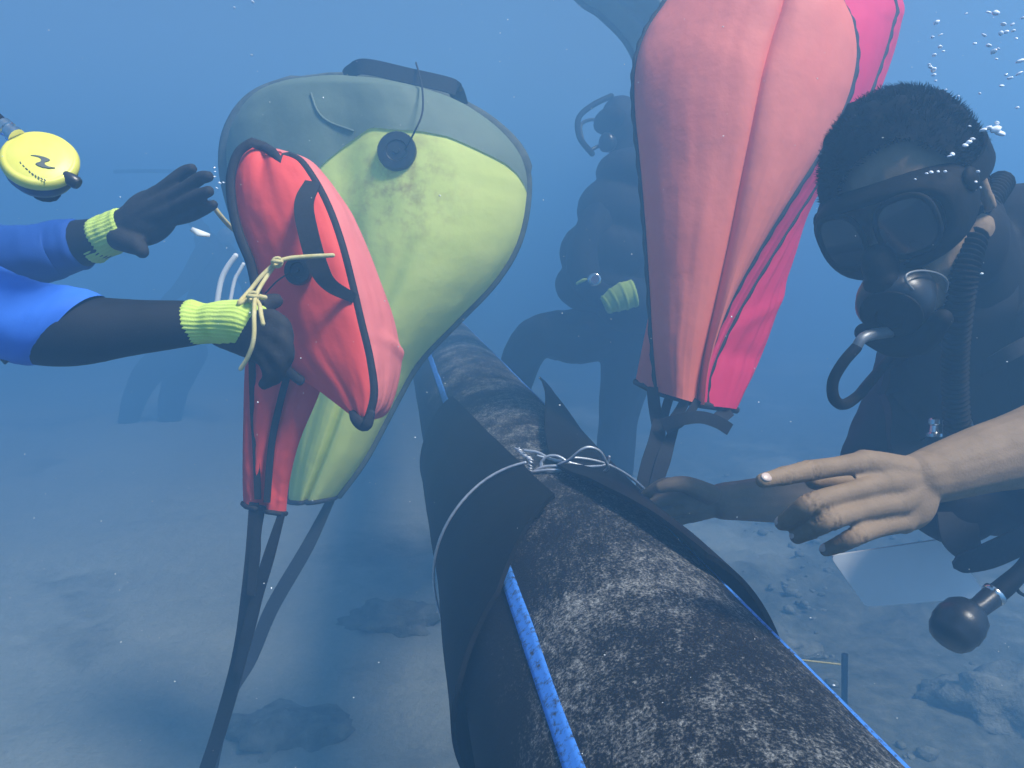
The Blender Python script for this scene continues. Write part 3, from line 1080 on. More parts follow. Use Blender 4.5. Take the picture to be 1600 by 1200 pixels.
F1 = [[(at(1350, 723, .745), .0112), (at(1308, 729, .730), .0094), (at(1262, 736, .715), .0096), (at(1224, 744, .702), .0083), (at(1192, 751, .690), .0068)],
      [(at(1382, 756, .742), .0116), (at(1326, 769, .722), .0094), (at(1268, 787, .702), .0100), (at(1243, 804, .712), .0088), (at(1223, 817, .727), .0076)],
      [(at(1402, 787, .742), .0114), (at(1346, 798, .722), .0092), (at(1296, 813, .702), .0097), (at(1268, 827, .710), .0085), (at(1246, 838, .723), .0074)],
      [(at(1412, 815, .746), .0106), (at(1372, 826, .730), .0084), (at(1337, 838, .714), .0087), (at(1313, 850, .718), .0076), (at(1291, 859, .728), .0066)]]
hand_chain(g, WB, None, F1, .026)
g.ball(at(1412, 770, .758), (.034, .019, .036), [cs(-1, -.25, -.1), cs(0, .3, -1), cs(-.2, 1, .3)], 18, 12)
th = [(at(1420, 762, .785), .017), (at(1370, 757, .80), .014), (at(1312, 754, .79), .0115), (at(1272, 751, .775), .009)]
g.tube([p for p, r in th], [r for p, r in th], 12, n=16)
# far arm, its hand closing on the flap beside the wire
shr, elr, wrr = at(1440, 560, 1.40), at(1345, 772, 1.22), at(1130, 783, 1.16)
g.tube([chest, shr], [.09, .06], 12, n=6)
g.tube([shr, elr], [.055, .042], 12, n=10)
g.tube([elr, at(1250, 778, 1.19), wrr], [.040, .038, .027], 14, n=16)
F2 = [[(at(1070, 760, 1.15), .011), (at(1040, 757, 1.15), .0105), (at(1020, 766, 1.16), .009), (at(1008, 775, 1.17), .008)],
      [(at(1066, 776, 1.145), .0115), (at(1034, 783, 1.145), .0108), (at(1012, 793, 1.15), .009), (at(1000, 803, 1.165), .008)],
      [(at(1068, 793, 1.15), .0112), (at(1040, 803, 1.15), .0102), (at(1022, 810, 1.155), .0088), (at(1010, 815, 1.17), .008)],
      [(at(1078, 806, 1.16), .010), (at(1054, 814, 1.16), .009), (at(1038, 818, 1.165), .0078), (at(1026, 820, 1.175), .007)]]
hand_chain(g, wrr, None, F2, .025)
g.tube(ats((1110, 772, 1.14), (1075, 758, 1.12), (1050, 757, 1.11), (1032, 762, 1.11)), [.015, .0125, .0105, .0085], 10, n=14)


def sculpt_hand(co, nm):
    # knuckle creases across the finger joints, tendons and nail beds on the near hand
    for k, f in enumerate(F1):
        for ji, amp in ((2, .0018), (3, .0011)):
            p = f[ji][0]
            ax = nrm(f[ji - 1][0] - f[ji + 1][0])
            for o_ in (-.0042, -.0014, .0014, .0042):
                d = co - p
                al = d @ ax - o_
                ra = np.linalg.norm(d - np.outer(d @ ax, ax), axis=1)
                m = (ra < .017)
                co -= nm * (amp * np.exp(-(al / .0007) ** 2) * m)[:, None]
            d = co - p
            al = d @ ax
            m = np.linalg.norm(d, axis=1) < .018
            co += nm * (.0008 * np.exp(-(al / .006) ** 2) * m)[:, None]
    for f in F1:
        a, b = f[0][0], WB
        ab = b - a
        t = np.clip(((co - a) @ ab) / (ab @ ab), 0, 1)
        d = np.linalg.norm(co - (a + t[:, None] * ab) - UP * .012 * 0, axis=1)
        side = nm @ (UP - FW)
        co += nm * (.0014 * np.exp(-(t - .25) ** 2 / .06) * np.exp(-(d / .020) ** 2) * (side > .3))[:, None] * .6
    return co


bodyg = fuse(g, .0022, 3, sculpt_hand)
mk('body', bodyg, M['skin'], dv)
# finger nails
g = Geo()
for f, k in zip(F1, (1.0, .9, .9, .8)):
    tip, prv = f[4][0], f[3][0]
    ax = nrm(tip - prv)
    upn = nrm((UP * .6 - FW * .8) - ax * ((UP * .6 - FW * .8) @ ax))
    g2 = Geo().ball(tip - ax * .001 + upn * f[4][1] * .72, (.0058 * k, .0046 * k, .0022), [ax, np.cross(ax, upn), upn], 14, 8)
    mk('finger_nail', g2, M['nail'], dv)
# wetsuit: a shell over torso, shoulders, upper arms
g = Geo()
nk2 = at(1512, 468, 1.115)
g.tube([nk2, chest, belly, pelv], [.082, .148, .137, .148], 22, n=26)
g.tube([chest + UP * .07, shl], [.105, .078], 14, n=8)
g.tube([shl, (shl + elb) / 2, elb * .85 + shl * .15], [.073, .064, .058], 14, n=14)
g.tube([at(1545, 420, 1.14), at(1600, 375, 1.12), shl + UP * .01], [.075, .085, .075], 14, n=8)
g.tube([chest, shr], [.105, .072], 12, n=6)
g.tube([shr, shr * .22 + elr * .78], [.068, .056], 12, n=10)
g.tube([nk2, hp(-.050, -.070, 0), hp(-.02, -.075, .02 * sgn)], [.084, .078, .070], 16, n=10)
thl, thr = at(2050, 1000, 1.5), at(2040, 960, 1.75)
g.tube([pelv, thl, at(2300, 1050, 1.6)], [.10, .085, .06], 14, n=12)
g.tube([pelv, thr, at(2300, 1000, 1.9)], [.10, .085, .06], 14, n=12)


def sculpt_suit(co, nm):
    for i in range(len(co)):
        p = co[i]
        w = .004 * noise.noise(Vector(p * 9)) + .003 * noise.noise(Vector((p[0] * 30, p[1] * 30, p[2] * 12)))
        co[i] = p + nm[i] * w
    return co


suit = mk('wetsuit', fuse(g, .008, 4, sculpt_suit), M['neoprene'], dv)
g = Geo()
cr = [neck + .078 * (math.cos(t) * nrm(np.cross(hu, hf)) + math.sin(t) * nrm(hf - hu * .3)) + (chest - neck) * .1 for t in np.linspace(0, 2 * math.pi, 30)]
g.tube(cr, .012, 8, caps=False)
mk('collar', g, M['neoprene'], suit)
# hair
g = Geo()
hc = hp(-.005, .03, 0)


def hair_ok(d):
    f, u, s = d @ hf, d @ hu, d @ hs
    far = max(0, min(1, .35 - s * sgn * 1.3))          # the fringe falls to the far side
    return u > (-.65 + max(0, f + .25) * (1.18 - .55 * far) + .07 * math.sin(s * 9))


bm = bmesh.new()
bmesh.ops.create_icosphere(bm, subdivisions=5, radius=1)
keep = {}
V = []
for v in bm.verts:
    d = hf * v.co.x + hs * v.co.y + hu * v.co.z
    if hair_ok(d):
        keep[v.index] = len(V)
        k = 1.05 + .09 * noise.noise(v.co * 4) + .05 * noise.noise(v.co * 12)
        V.append(hc + hf * v.co.x * .104 * k + hs * v.co.y * .084 * k + hu * v.co.z * .100 * k)
Fh = [tuple(keep[w.index] for w in f.verts) for f in bm.faces if all(w.index in keep for w in f.verts)]
bm.free()
g.add(V, Fh)
hair = mk('hair', g, M['hair'], dv)
g = Geo()
drift = nrm(UP * .75 - RT * .25 + FW * .1)
n_s = 0
while n_s < 9000:
    d = nrm(rng.normal(size=3))
    if not hair_ok(d):
        continue
    n_s += 1
    x, y, z = d @ hf, d @ hs, d @ hu
    b = hc + hf * x * .106 + hs * y * .086 + hu * z * .102
    cl = noise.noise_vector(Vector(d * 5.5))
    comb = nrm(d * .7 + hf * .5 + drift * .3 + np.array(cl) * 1.3 + rng.normal(size=3) * .16)
    L = rng.uniform(.005, .014)
    e = b + comb * L
    m_ = b + nrm(d + comb) * L * .55
    sd = nrm(np.cross(comb, d + .01)) * .0006
    s2 = nrm(np.cross(comb, sd)) * .0006
    g.add([b - sd, b + sd, b + s2, m_ - sd * .8, m_ + sd * .8, m_ + s2 * .8, e], [(0, 1, 4, 3), (1, 2, 5, 4), (2, 0, 3, 5), (3, 4, 6), (4, 5, 6), (5, 3, 6)])
mk('hair_strands', g, M['hair'], hair)['kind'] = 'stuff'
# mask: skirt, two lenses, nose pocket, strap
g = Geo()


def mask_loop(fx, sx, ux, f0, n=36):
    out = []
    for k in range(n):
        t = 2 * math.pi * k / n
        s = math.copysign(abs(math.cos(t)) ** .7, math.cos(t)) * sx
        u = math.copysign(abs(math.sin(t)) ** .8, math.sin(t)) * ux
        notch = max(0, -math.sin(t)) * math.exp(-(s / .018) ** 2) * .02
        out.append(hp(f0 - fx * (s / sx) ** 2, .002 + u * (.86 if u > 0 else 1) - notch * .4, s))
    return np.array(out)


rings = [mask_loop(.052, .086, .058, .072), mask_loop(.048, .090, .060, .092), mask_loop(.04, .088, .057, .108), mask_loop(.032, .082, .052, .122), mask_loop(.028, .074, .045, .124), mask_loop(.026, .070, .041, .118)]
g.grid(np.array(rings), wrap=True)
msk = mk('mask', g, M['rubber'], dv)
for s in (-1, 1):
    c = hp(.117, .002, s * .038)
    n_ = nrm(hf + hs * s * .28)
    gl = Geo()
    lo = []
    b1, b2 = nrm(np.cross(hu, n_)), hu
    for k in range(28):
        t = 2 * math.pi * k / 28
        lo.append(c + b1 * .031 * math.copysign(abs(math.cos(t)) ** .75, math.cos(t)) + b2 * .034 * math.copysign(abs(math.sin(t)) ** .75, math.sin(t)))
    gl.add(lo + [c + n_ * .0015], [(k, (k + 1) % 28, 28) for k in range(28)])
    gl.add([p - n_ * .004 for p in lo] + lo, [(k, (k + 1) % 28, 28 + (k + 1) % 28, 28 + k) for k in range(28)] + [tuple(range(27, -1, -1))])
    mk('lens', gl, M['lens'], msk)
    mk('lens_rim', Geo().tube(lo + [lo[0]], .0034, 6, caps=False), M['rubber'], msk)
gn = Geo().ball(hp(.128, -.032, 0), (.026, .020, .026), hax, 18, 12)
gn.ball(hp(.140, -.048, 0), (.018, .021, .014), hax, 14, 10)
mk('nose_pocket', fuse(gn, .003, 2), M['rubber'], msk)
g = Geo()
for s in (-1, 1):
    g.ribbon([hp(.055, .016, s * .088), hp(.01, .02, s * .097), hp(-.05, .03, s * .085), hp(-.095, .035, s * .04), hp(-.108, .036, 0)], [.020, .026, .026, .034, .036], .004, hs * s, n=24)
    g.ball(hp(.048, .016, s * .09), (.016, .007, .014), hax, 12, 8)
mk('mask_strap', g, M['rubber'], msk)

# regulator in the mouth
rc = hp(.132, -.082, 0)
rgt = thing('regulator', rc, 'black breathing regulator in the mouth of the masked diver, with hose loop', 'regulator')
rax = nrm(hf - hu * .25 + hs * sgn * .05)
g = Geo().lathe(rc, rax, [(.018, -.052), (.032, -.046), (.041, -.028), (.043, -.006), (.041, .008), (.035, .015), (.022, .018), (0, .019)], 30)
mk('housing', g, M['plastic'], rgt, auto=50)
g = Geo().lathe(rc + rax * .012, rax, [(.034, 0), (.034, .006), (.029, .010), (.016, .0115), (.014, .008), (0, .008)], 30)
mk('purge_cover', g, M['rubber'], rgt, auto=40)
g = Geo().tube([rc - rax * .045, hp(.095, -.074, 0)], [.016, .018], 12, flat=.7, ref=hu)
mk('mouthpiece', g, M['rubber'], rgt)
g = Geo().tube([rc - hu * .028 - hs * .045, rc - hu * .046 - hs * .02, rc - hu * .05, rc - hu * .046 + hs * .02, rc - hu * .028 + hs * .045], [.012, .017, .018, .017, .012], 10, n=20)
mk('exhaust_tee', g, M['rubber'], rgt)
hz = [rc - hu * .034 - RT * .012] + ats((1352, 526, .92), (1338, 543, .92), (1318, 566, .92), (1302, 595, .925), (1303, 622, .93), (1318, 632, .94), (1340, 619, .97), (1356, 600, 1.0), (1390, 560, 1.08))
mk('hose', Geo().tube(hz[2:], .0066, 10, n=50), M['rubber'], rgt)
mk('hose_fitting', Geo().tube([hz[0], hz[1], hz[2], at(1330, 552, .92)], [.0072, .0064, .0062, .0066], 10, n=14), M['dull_metal'], rgt)
mk('retaining_loop', Geo().tube(ats((1455, 483, .925), (1432, 458, .90), (1416, 440, .885), (1418, 428, .885), (1440, 423, .895), (1466, 428, .91), (1480, 440, .925), (1478, 456, .935)), .0015, 6, n=40), M['dull_metal'], rgt)

# buoyancy vest, inflator hose and small fittings
vt = thing('buoyancy_vest', at(1560, 760, 1.15), 'black buoyancy vest with shoulder straps on the masked diver', 'dive vest')


def on_suit(px, py, lift=.004):
    """point on the front of the torso seen at this pixel"""
    r = nrm(at(px, py, 1) - CAM)
    best = None
    for a, b, ra, rb_ in ((nk2, chest, .082, .148), (chest, belly, .148, .137), (belly, pelv, .137, .148)):
        for t in np.linspace(0, 1, 25):
            c = a * (1 - t) + b * t
            rad = ra * (1 - t) + rb_ * t
            d = c - CAM
            tt = d @ r
            h = np.linalg.norm(d - r * tt)
            if h < rad:
                q = CAM + r * (tt - math.sqrt(rad * rad - h * h) - lift)
                if best is None or np.linalg.norm(q - CAM) < np.linalg.norm(best - CAM):
                    best = q
    return best if best is not None else at(px, py, 1.15)


g = Geo().ribbon([on_suit(1545, 430, .012), on_suit(1540, 500, .014), on_suit(1535, 580, .014), on_suit(1550, 660, .012)], [.07, .075, .07, .06], .012, -FW, n=24)
mk('shoulder_strap', g, M['neoprene'], vt)
g = Geo().ribbon([on_suit(1410, 560, .010), on_suit(1400, 620, .012), on_suit(1420, 690, .012), on_suit(1450, 720, .012)], [.05, .055, .06, .06], .012, -FW, n=24)
mk('shoulder_strap', g, M['neoprene'], vt)
g = Geo().ribbon([on_suit(1500, 590, .02), on_suit(1545, 570, .024), on_suit(1590, 545, .024), on_suit(1640, 520, .02)], .02, .003, -FW, n=20)
mk('chest_strap', g, M['webbing'], vt)
g = Geo()
for q in ((1490, 800, 1.12), (1560, 790, 1.14), (1620, 800, 1.18)):
    g.ball(at(*q), (.06, .05, .045), [RT, FW, UP], 16, 10)
g.tube(ats((1478, 775, 1.10), (1530, 792, 1.10), (1620, 800, 1.14)), .028, 10, n=14)
mk('vest_hem', fuse(g, .008, 3, sculpt_suit), M['neoprene'], vt)
for pts, w in (([(1492, 800, 1.08), (1500, 835, 1.07), (1515, 862, 1.07), (1530, 880, 1.07)], [.05, .052, .035, .02]),
               ([(1640, 825, 1.02), (1590, 848, 1.0), (1545, 868, .99), (1505, 880, .985), (1490, 884, .985)], [.036, .034, .032, .024, .008])):
    mk('dangling_strap', Geo().ribbon(ats(*pts), w, .005, -FW, n=20), M['webbing'], vt)
mk('tag', Geo().ribbon(ats((1542, 390, 1.03), (1549, 382, 1.025), (1556, 374, 1.03)), [.006, .012, .009], .003, -FW), M['orange'], vt)
mk('valve_fitting', Geo().lathe(at(1460, 682, 1.02), UP, [(.010, 0), (.010, .004), (.006, .006), (.005, .014), (.007, .016), (.007, .022), (.004, .024), (0, .025)], 14), M['metal'], vt, auto=40)

ih = thing('inflator_hose', at(1490, 680, 1.02), 'ribbed black inflator hose hanging down the masked diver\'s chest', 'hose')
P = spline(ats((1565, 285, 1.04), (1540, 325, .98), (1516, 390, .94), (1503, 450, .94), (1494, 530, .98), (1492, 600, 1.01), (1496, 668, 1.03)), 420)
g = Geo().tube(P, [.0145 + .0022 * math.sin(k * .8) for k in range(420)], 14, caps=True, rnd=False)
mk('ribbed_tube', g, M['rubber'], ih)
mk('end_fitting', Geo().tube(ats((1496, 664, 1.04), (1498, 690, 1.045), (1500, 712, 1.05)), [.018, .019, .016], 12, n=8), M['plastic'], ih)

# gauge on its hose
gg = thing('pressure_gauge', at(1495, 1010, .92), 'round black gauge hanging on a hose below the white slate', 'gauge')
gc = at(1496, 978, .92)
gax = cs(-.72, -.62, -.30)
g = Geo().lathe(gc, gax, [(.012, -.030), (.019, -.028), (.0255, -.020), (.0275, -.010), (.0285, -.008), (.0285, .004), (.0272, .006), (.026, .014), (.021, .022), (.012, .026), (0, .027)], 30)
mk('gauge_body', g, M['plastic'], gg, auto=60)
mk('gauge_neck', Geo().tube([gc - gax * .024, at(1528, 950, .93), at(1548, 934, .94)], [.013, .012, .013], 12, n=10), M['plastic'], gg)
mk('hose', Geo().tube(ats((1540, 940, .94), (1575, 912, .95), (1605, 880, .98), (1640, 820, 1.02), (1680, 740, 1.1)), [.0125, .0115, .0095, .0095, .0095], 12, n=34), M['rubber'], gg)
mk('collar_ring', Geo().lathe(at(1553, 929, .943), cs(.8, .6, .1), [(.013, -.004), (.0145, -.003), (.0145, .003), (.013, .004)], 16), M['metal'], gg)
mk('lanyard', Geo().tube(ats((1615, 935, .98), (1592, 925, .97), (1588, 905, .97), (1605, 893, .98)), .0022, 6, n=20), M['rubber'], gg)

# white slate
sl = thing('dive_slate', at(1420, 945, 1.1), 'blank white writing slate hanging below the pointing hand', 'slate')
q = [at(1296, 868, 1.20), at(1478, 841, 1.20), at(1542, 932, 1.215), at(1352, 948, 1.215)]
nrm_s = nrm(np.cross(q[1] - q[0], q[3] - q[0]))
cor = []
for k in range(4):
    a, b, c = q[k - 1], q[k], q[(k + 1) % 4]
    ra = .012
    p1, p2 = b + nrm(a - b) * ra, b + nrm(c - b) * ra
    for t in np.linspace(0, 1, 6):
        cor.append((1 - t) ** 2 * p1 + 2 * t * (1 - t) * b + t * t * p2)
nn_ = len(cor)
g = Geo().add([p - nrm_s * .002 for p in cor] + [p + nrm_s * .002 for p in cor], [tuple(range(nn_)), tuple(range(2 * nn_ - 1, nn_ - 1, -1))] + [(k, (k + 1) % nn_, nn_ + (k + 1) % nn_, nn_ + k) for k in range(nn_)])
mk('board', g, M['slate'], sl, smooth=False)
mk('tether', Geo().tube([q[1] + nrm(q[3] - q[1]) * .012, at(1490, 815, 1.19), at(1500, 790, 1.17)], .0015, 5, n=12), M['rubber'], sl)


# ---- diver on the left: two gloved arms reaching in
ld = thing('person', at(-330, 900, 1.3), 'diver in blue and black wetsuit reaching in with yellow-cuffed black gloves', 'person')
ltor, lshn, lshf, lhead = at(-470, 520, 1.35), at(-330, 400, 1.12), at(-330, 330, 1.5), at(-400, 160, 1.35)
g = Geo()
g.tube([at(-400, 290, 1.33), ltor, at(-520, 760, 1.45), at(-560, 950, 1.6)], [.075, .15, .13, .14], 18, n=22)
g.tube([at(-400, 300, 1.33), lhead], [.06, .085], 14, n=6)
g.ball(lhead, (.098, .085, .12), [RT, FW, UP], 18, 12)
for e, s in ((at(-700, 1200, 1.7), 1), (at(-450, 1180, 1.9), -1)):
    g.tube([at(-560, 950, 1.6), e], [.10, .07], 12, n=8)
g.tube([ltor + UP * .13, lshn], [.09, .07], 12, n=6)
g.tube([ltor + UP * .13, lshf], [.09, .07], 12, n=6)
# near (lower) arm
nw = at(300, 505, 1.04)
g.tube([lshn, at(-160, 440, 1.0), at(30, 500, 1.0), at(110, 515, 1.0), at(200, 512, 1.02), nw], [.066, .062, .052, .047, .037, .030], 18, n=34)
# far (upper) arm
fw_ = at(160, 372, 1.24)
g.tube([lshf, at(-150, 380, 1.38), at(20, 400, 1.26), at(100, 386, 1.25), fw_], [.064, .056, .046, .040, .032], 16, n=30)
lbody = mk('body', fuse(g, .006, 3), M['neoprene'], ld)


def sleeve(P, rad, cut, n=60, seg=40, grow=.0018):
    """cloth tube over a limb; `cut` shears the far hem along a direction"""
    A = spline(np.column_stack([P, rad]), n)
    T = np.gradient(A[:, :3], axis=0)
    T /= np.linalg.norm(T, axis=1)[:, None]
    G = np.zeros((n, seg, 3))
    for i in range(n):
        nnv = nrm(UP - T[i] * (UP @ T[i]))
        b = np.cross(T[i], nnv)
        for k in range(seg):
            w = 2 * math.pi * k / seg
            d = math.cos(w) * nnv + math.sin(w) * b
            k_ = (i / (n - 1)) ** 1.5
            rr = A[i, 3] + grow + .0022 * noise.noise((A[i, 0] * 34, A[i, 2] * 34, math.cos(w) * 1.5)) + .0016 * noise.noise((A[i, 0] * 90, math.sin(w) * 2, math.cos(w) * 2)) - (grow + .001) * max(0, (i - n + 3)) / 2
            G[i, k] = A[i, :3] + d * rr + T[i] * (cut * math.cos(w) * k_)
    return Geo().grid(G, wrap=True)


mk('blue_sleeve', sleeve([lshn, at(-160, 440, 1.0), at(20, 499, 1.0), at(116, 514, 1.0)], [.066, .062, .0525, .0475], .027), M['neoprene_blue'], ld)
mk('blue_sleeve', sleeve([lshf, at(-150, 380, 1.38), at(20, 400, 1.26), at(95, 387, 1.25), at(128, 380, 1.245)], [.064, .056, .046, .041, .037], .0), M['neoprene_shaded'], ld)


def cuff(P, rad, folds):
    """knitted cuff: ribs run along the arm, a couple of soft bunches across it"""
    n, seg = 50, 120
    A = spline(np.column_stack([P, rad]), n)
    T = np.gradient(A[:, :3], axis=0)
    T /= np.linalg.norm(T, axis=1)[:, None]
    G = np.zeros((n, seg, 3))
    for i in range(n):
        nv_ = nrm(UP - T[i] * (UP @ T[i]))
        b_ = np.cross(T[i], nv_)
        f_ = i / (n - 1)
        for k in range(seg):
            w = 2 * math.pi * k / seg
            rr = A[i, 3] + .0007 * math.sin(w * 30) * folds + .0022 * noise.noise((f_ * 5, math.cos(w) * 1.2, math.sin(w) * 1.2 + A[0, 0]))
            rr -= .003 * (max(0, .06 - f_) + max(0, f_ - .94)) / .06
            G[i, k] = A[i, :3] + rr * (math.cos(w) * nv_ + math.sin(w) * b_)
    return Geo().grid(G, wrap=True)


mk('cuff', cuff(ats((288, 503, 1.035), (320, 505, 1.035), (350, 504, 1.03), (385, 506, 1.02), (402, 512, 1.015)), [.0285, .0262, .0275, .030, .026], .8), M['cuff'], ld)
mk('cuff', cuff(ats((138, 380, 1.245), (158, 372, 1.24), (178, 363, 1.232), (200, 352, 1.225)), [.034, .032, .031, .030], .8), M['cuff'], ld)
# near glove: dark, closing on the edge of the red bag
g = Geo()
w0 = at(392, 510, 1.02)
F3 = [[(at(424, 498, 1.0), .012), (at(440, 508, .995), .012), (at(447, 530, 1.0), .0105), (at(442, 548, 1.01), .009)],
      [(at(424, 518, .995), .0125), (at(442, 533, .99), .012), (at(448, 556, .995), .0105), (at(440, 573, 1.005), .009)],
      [(at(418, 538, .995), .0122), (at(434, 558, .99), .0115), (at(436, 580, .998), .010), (at(428, 593, 1.005), .009)],
      [(at(408, 553, 1.0), .0112), (at(420, 573, .995), .0105), (at(420, 592, 1.0), .009), (at(413, 600, 1.01), .0082)]]
hand_chain(g, w0, None, F3, .028)
g.ball(at(408, 528, 1.005), (.030, .018, .034), [RT, FW, UP], 16, 10)
g.tube(ats((396, 492, 1.03), (412, 476, 1.04), (430, 470, 1.06)), [.016, .013, .011], 10, n=10)
g.tube(ats((345, 522, 1.045), (375, 532, 1.03), (400, 540, 1.01)), [.018, .019, .02], 10, n=10)
mk('glove', fuse(g, .004, 3), M['glove_dark'], ld)
# far glove: open hand, fingers towards the bag
g = Geo()
w1 = at(192, 358, 1.23)
F4 = [[(at(246, 303, 1.20), .0120), (at(266, 286, 1.19), .0106), (at(286, 270, 1.185), .0098), (at(299, 264, 1.18), .0086)],
      [(at(262, 312, 1.19), .0120), (at(292, 293, 1.175), .0106), (at(314, 278, 1.165), .0098), (at(325, 276, 1.158), .0086)],
      [(at(270, 326, 1.19), .0118), (at(296, 314, 1.172), .0104), (at(314, 304, 1.162), .0096), (at(326, 299, 1.155), .0084)],
      [(at(266, 343, 1.20), .0110), (at(294, 338, 1.19), .0098), (at(316, 329, 1.182), .0088), (at(333, 320, 1.176), .0076)]]
hand_chain(g, w1, None, F4, .034)
g.ball(at(232, 340, 1.21), (.052, .022, .040), [cs(.85, .5, -.1), FW, cs(-.5, .85, 0)], 18, 12)
g.tube(ats((188, 372, 1.215), (203, 380, 1.20), (216, 386, 1.19), (222, 393, 1.185)), [.020, .016, .0135, .0105], 12, n=12)
mk('glove', fuse(g, .003, 2), M['glove_dark'], ld)
mk('zip_tag', Geo().ribbon(ats((-10, 552, .99), (4, 556, .985), (12, 566, .985)), .009, .003, -FW), M['plastic'], ld)

# yellow spare regulator hanging at the top left
yr = thing('spare_regulator', at(62, 290, .9), 'yellow spare regulator with dark wave emblem hanging from a hose', 'regulator')
yc = at(62, 247, .9)
yax = cs(.36, .46, -.82)
g = Geo().lathe(yc - yax * .014, yax, [(.022, -.020), (.032, -.016), (.037, -.006), (.0385, .004), (.038, .008)], 40)
mk('housing', g, M['plastic'], yr, auto=50)
g = Geo().lathe(yc - yax * .012, yax, [(.036, .000), (.0395, .004), (.0400, .009), (.0375, .0135), (.0345, .0150), (.0335, .0146), (.0315, .0156), (.02, .0168), (.008, .0172), (0, .0173)], 48)
mk('cover', g, M['gauge_yellow'], yr, auto=60)
ex = nrm(np.cross(yax, UP))
ex = ex if ex @ RT > 0 else -ex
ey = nrm(np.cross(yax, ex))
ey = ey if ey @ UP > 0 else -ey


def on_cover(px, py):
    """plan position (mm-scale) on the cover from the photo's look"""
    r = at(px, py, 1) - CAM
    t = ((yc + yax * .0052) - CAM) @ yax / (r @ yax)
    return CAM + r * t


em = [(48, 243.2), (55, 242.8), (62, 244), (70, 246), (76, 248.5), (78.5, 250.3), (76, 252.2), (71.5, 253.2), (69.2, 255.5), (71, 258.2), (76, 260.8), (86, 262.5), (76, 263.2), (66, 261.6), (59, 259), (55.5, 256.3), (58, 254.6), (62.5, 253.6), (64.5, 251), (64, 248), (60, 245.8), (54, 244.2)]
ep = [on_cover(*p) for p in em]
g = Geo()
n_e = len(ep)
bmx = bmesh.new()
vv = [bmx.verts.new(p) for p in ep]
fc = bmx.faces.new(vv)
rs = bmesh.ops.triangulate(bmx, faces=[fc])
bmx.verts.index_update()
tri = [tuple(w.index for w in f.verts) for f in bmx.faces]
bmx.free()
g.add([p + yax * .0009 for p in ep], tri)
g.add([p + yax * .0009 for p in ep] + [p - yax * .001 for p in ep], [(k, (k + 1) % n_e, n_e + (k + 1) % n_e, n_e + k) for k in range(n_e)])
mk('emblem', g, M['ink'], yr, smooth=False)
g = Geo()
for k in range(9):      # worn lettering along the lower rim, too rubbed to read
    t = k / 8
    px, py = 32 + t * 38, 254 + t * 27 + 4 * math.sin(math.pi * t)
    w = .6 + (k * 37 % 5) * .22
    a, b = on_cover(px - 1.1 * w, py - 1.5), on_cover(px + 1.0 * w, py + 1.3)
    g.ribbon([a - yax * .0004, b - yax * .0004], .0011, .0008, yax)
mk('lettering', g, M['ink'], yr)
mk('knob', Geo().lathe(at(112, 281, .905), cs(.8, -.5, .1), [(.005, -.014), (.0065, -.008), (.0075, 0), (.0075, .006), (.006, .009), (0, .009)], 16), M['plastic'], yr, auto=40)
mk('hose_fitting', Geo().lathe(at(26, 214, .9), cs(-.75, .62, .1), [(.010, 0), (.010, .006), (.0085, .007), (.0085, .013), (.0098, .014), (.0098, .022), (.007, .024), (.007, .03)], 14), M['metal'], yr, auto=35)
mk('hose', Geo().tube(ats((8, 198, .9), (-25, 172, .92), (-90, 150, 1.0), (-200, 180, 1.15), (-300, 260, 1.3)), .0075, 10, n=36), M['rubber'], yr)
g = Geo().tube([yc - yax * .03, yc - yax * .06], [.014, .016], 10, flat=.6, ref=ey)
mk('mouthpiece', g, M['rubber'], yr)


# ---- divers behind, half lost in the haze
def far_diver(base, label, head, neck, tor, hip, legs, arms, hh, face, extra=None):
    o = thing('person', base, label, 'person')
    g = Geo()
    g.tube([neck, tor, hip], [.075, .165, .145], 18, n=18)
    g.tube([neck, head], [.06, .075], 12, n=6)
    fx = nrm(face)
    ux = nrm(head - neck)
    fx = nrm(fx - ux * (fx @ ux))
    g.ball(head, (.1, .085, .125), [fx, np.cross(fx, ux), ux], 18, 12)
    for pts, rad in legs + arms:
        g.tube(pts, [q_ * 1.22 for q_ in rad], 12, n=6 * len(pts))
    mk('body', fuse(g, .010, 4, sculpt_suit), M['neoprene'], o)
    mc = head + fx * .075 + ux * .01
    sx = np.cross(fx, ux)
    g = Geo().ball(mc, (.045, .085, .055), [fx, sx, ux], 16, 10)
    mk('mask', g, M['rubber'], o)
    g = Geo().lathe(head + fx * .10 - ux * .085, fx, [(.03, -.03), (.04, -.01), (.04, .01), (.03, .018), (0, .02)], 18)
    g.tube([head + fx * .11 - ux * .09 + sx * .04, head + fx * .16 - ux * .10 + sx * .06, head + fx * .14 + ux * .02 + sx * .1, head - fx * .02 + ux * .05 + sx * .12, head - fx * .14 - ux * .1 + sx * .08], .008, 8, n=24)
    mk('regulator', g, M['plastic'], o)
    bk_ = -fx * .22
    t0, t1 = tor * .35 + neck * .65 + bk_, hip + bk_
    mk('air_tank', Geo().tube([t0, t1], .085, 20), M['tank'], o)
    mk('tank_valve', Geo().tube([t0, t0 + nrm(t0 - t1) * .15, t0 + nrm(t0 - t1) * .16 + sx * .06], .018, 8), M['metal'], o)
    return o


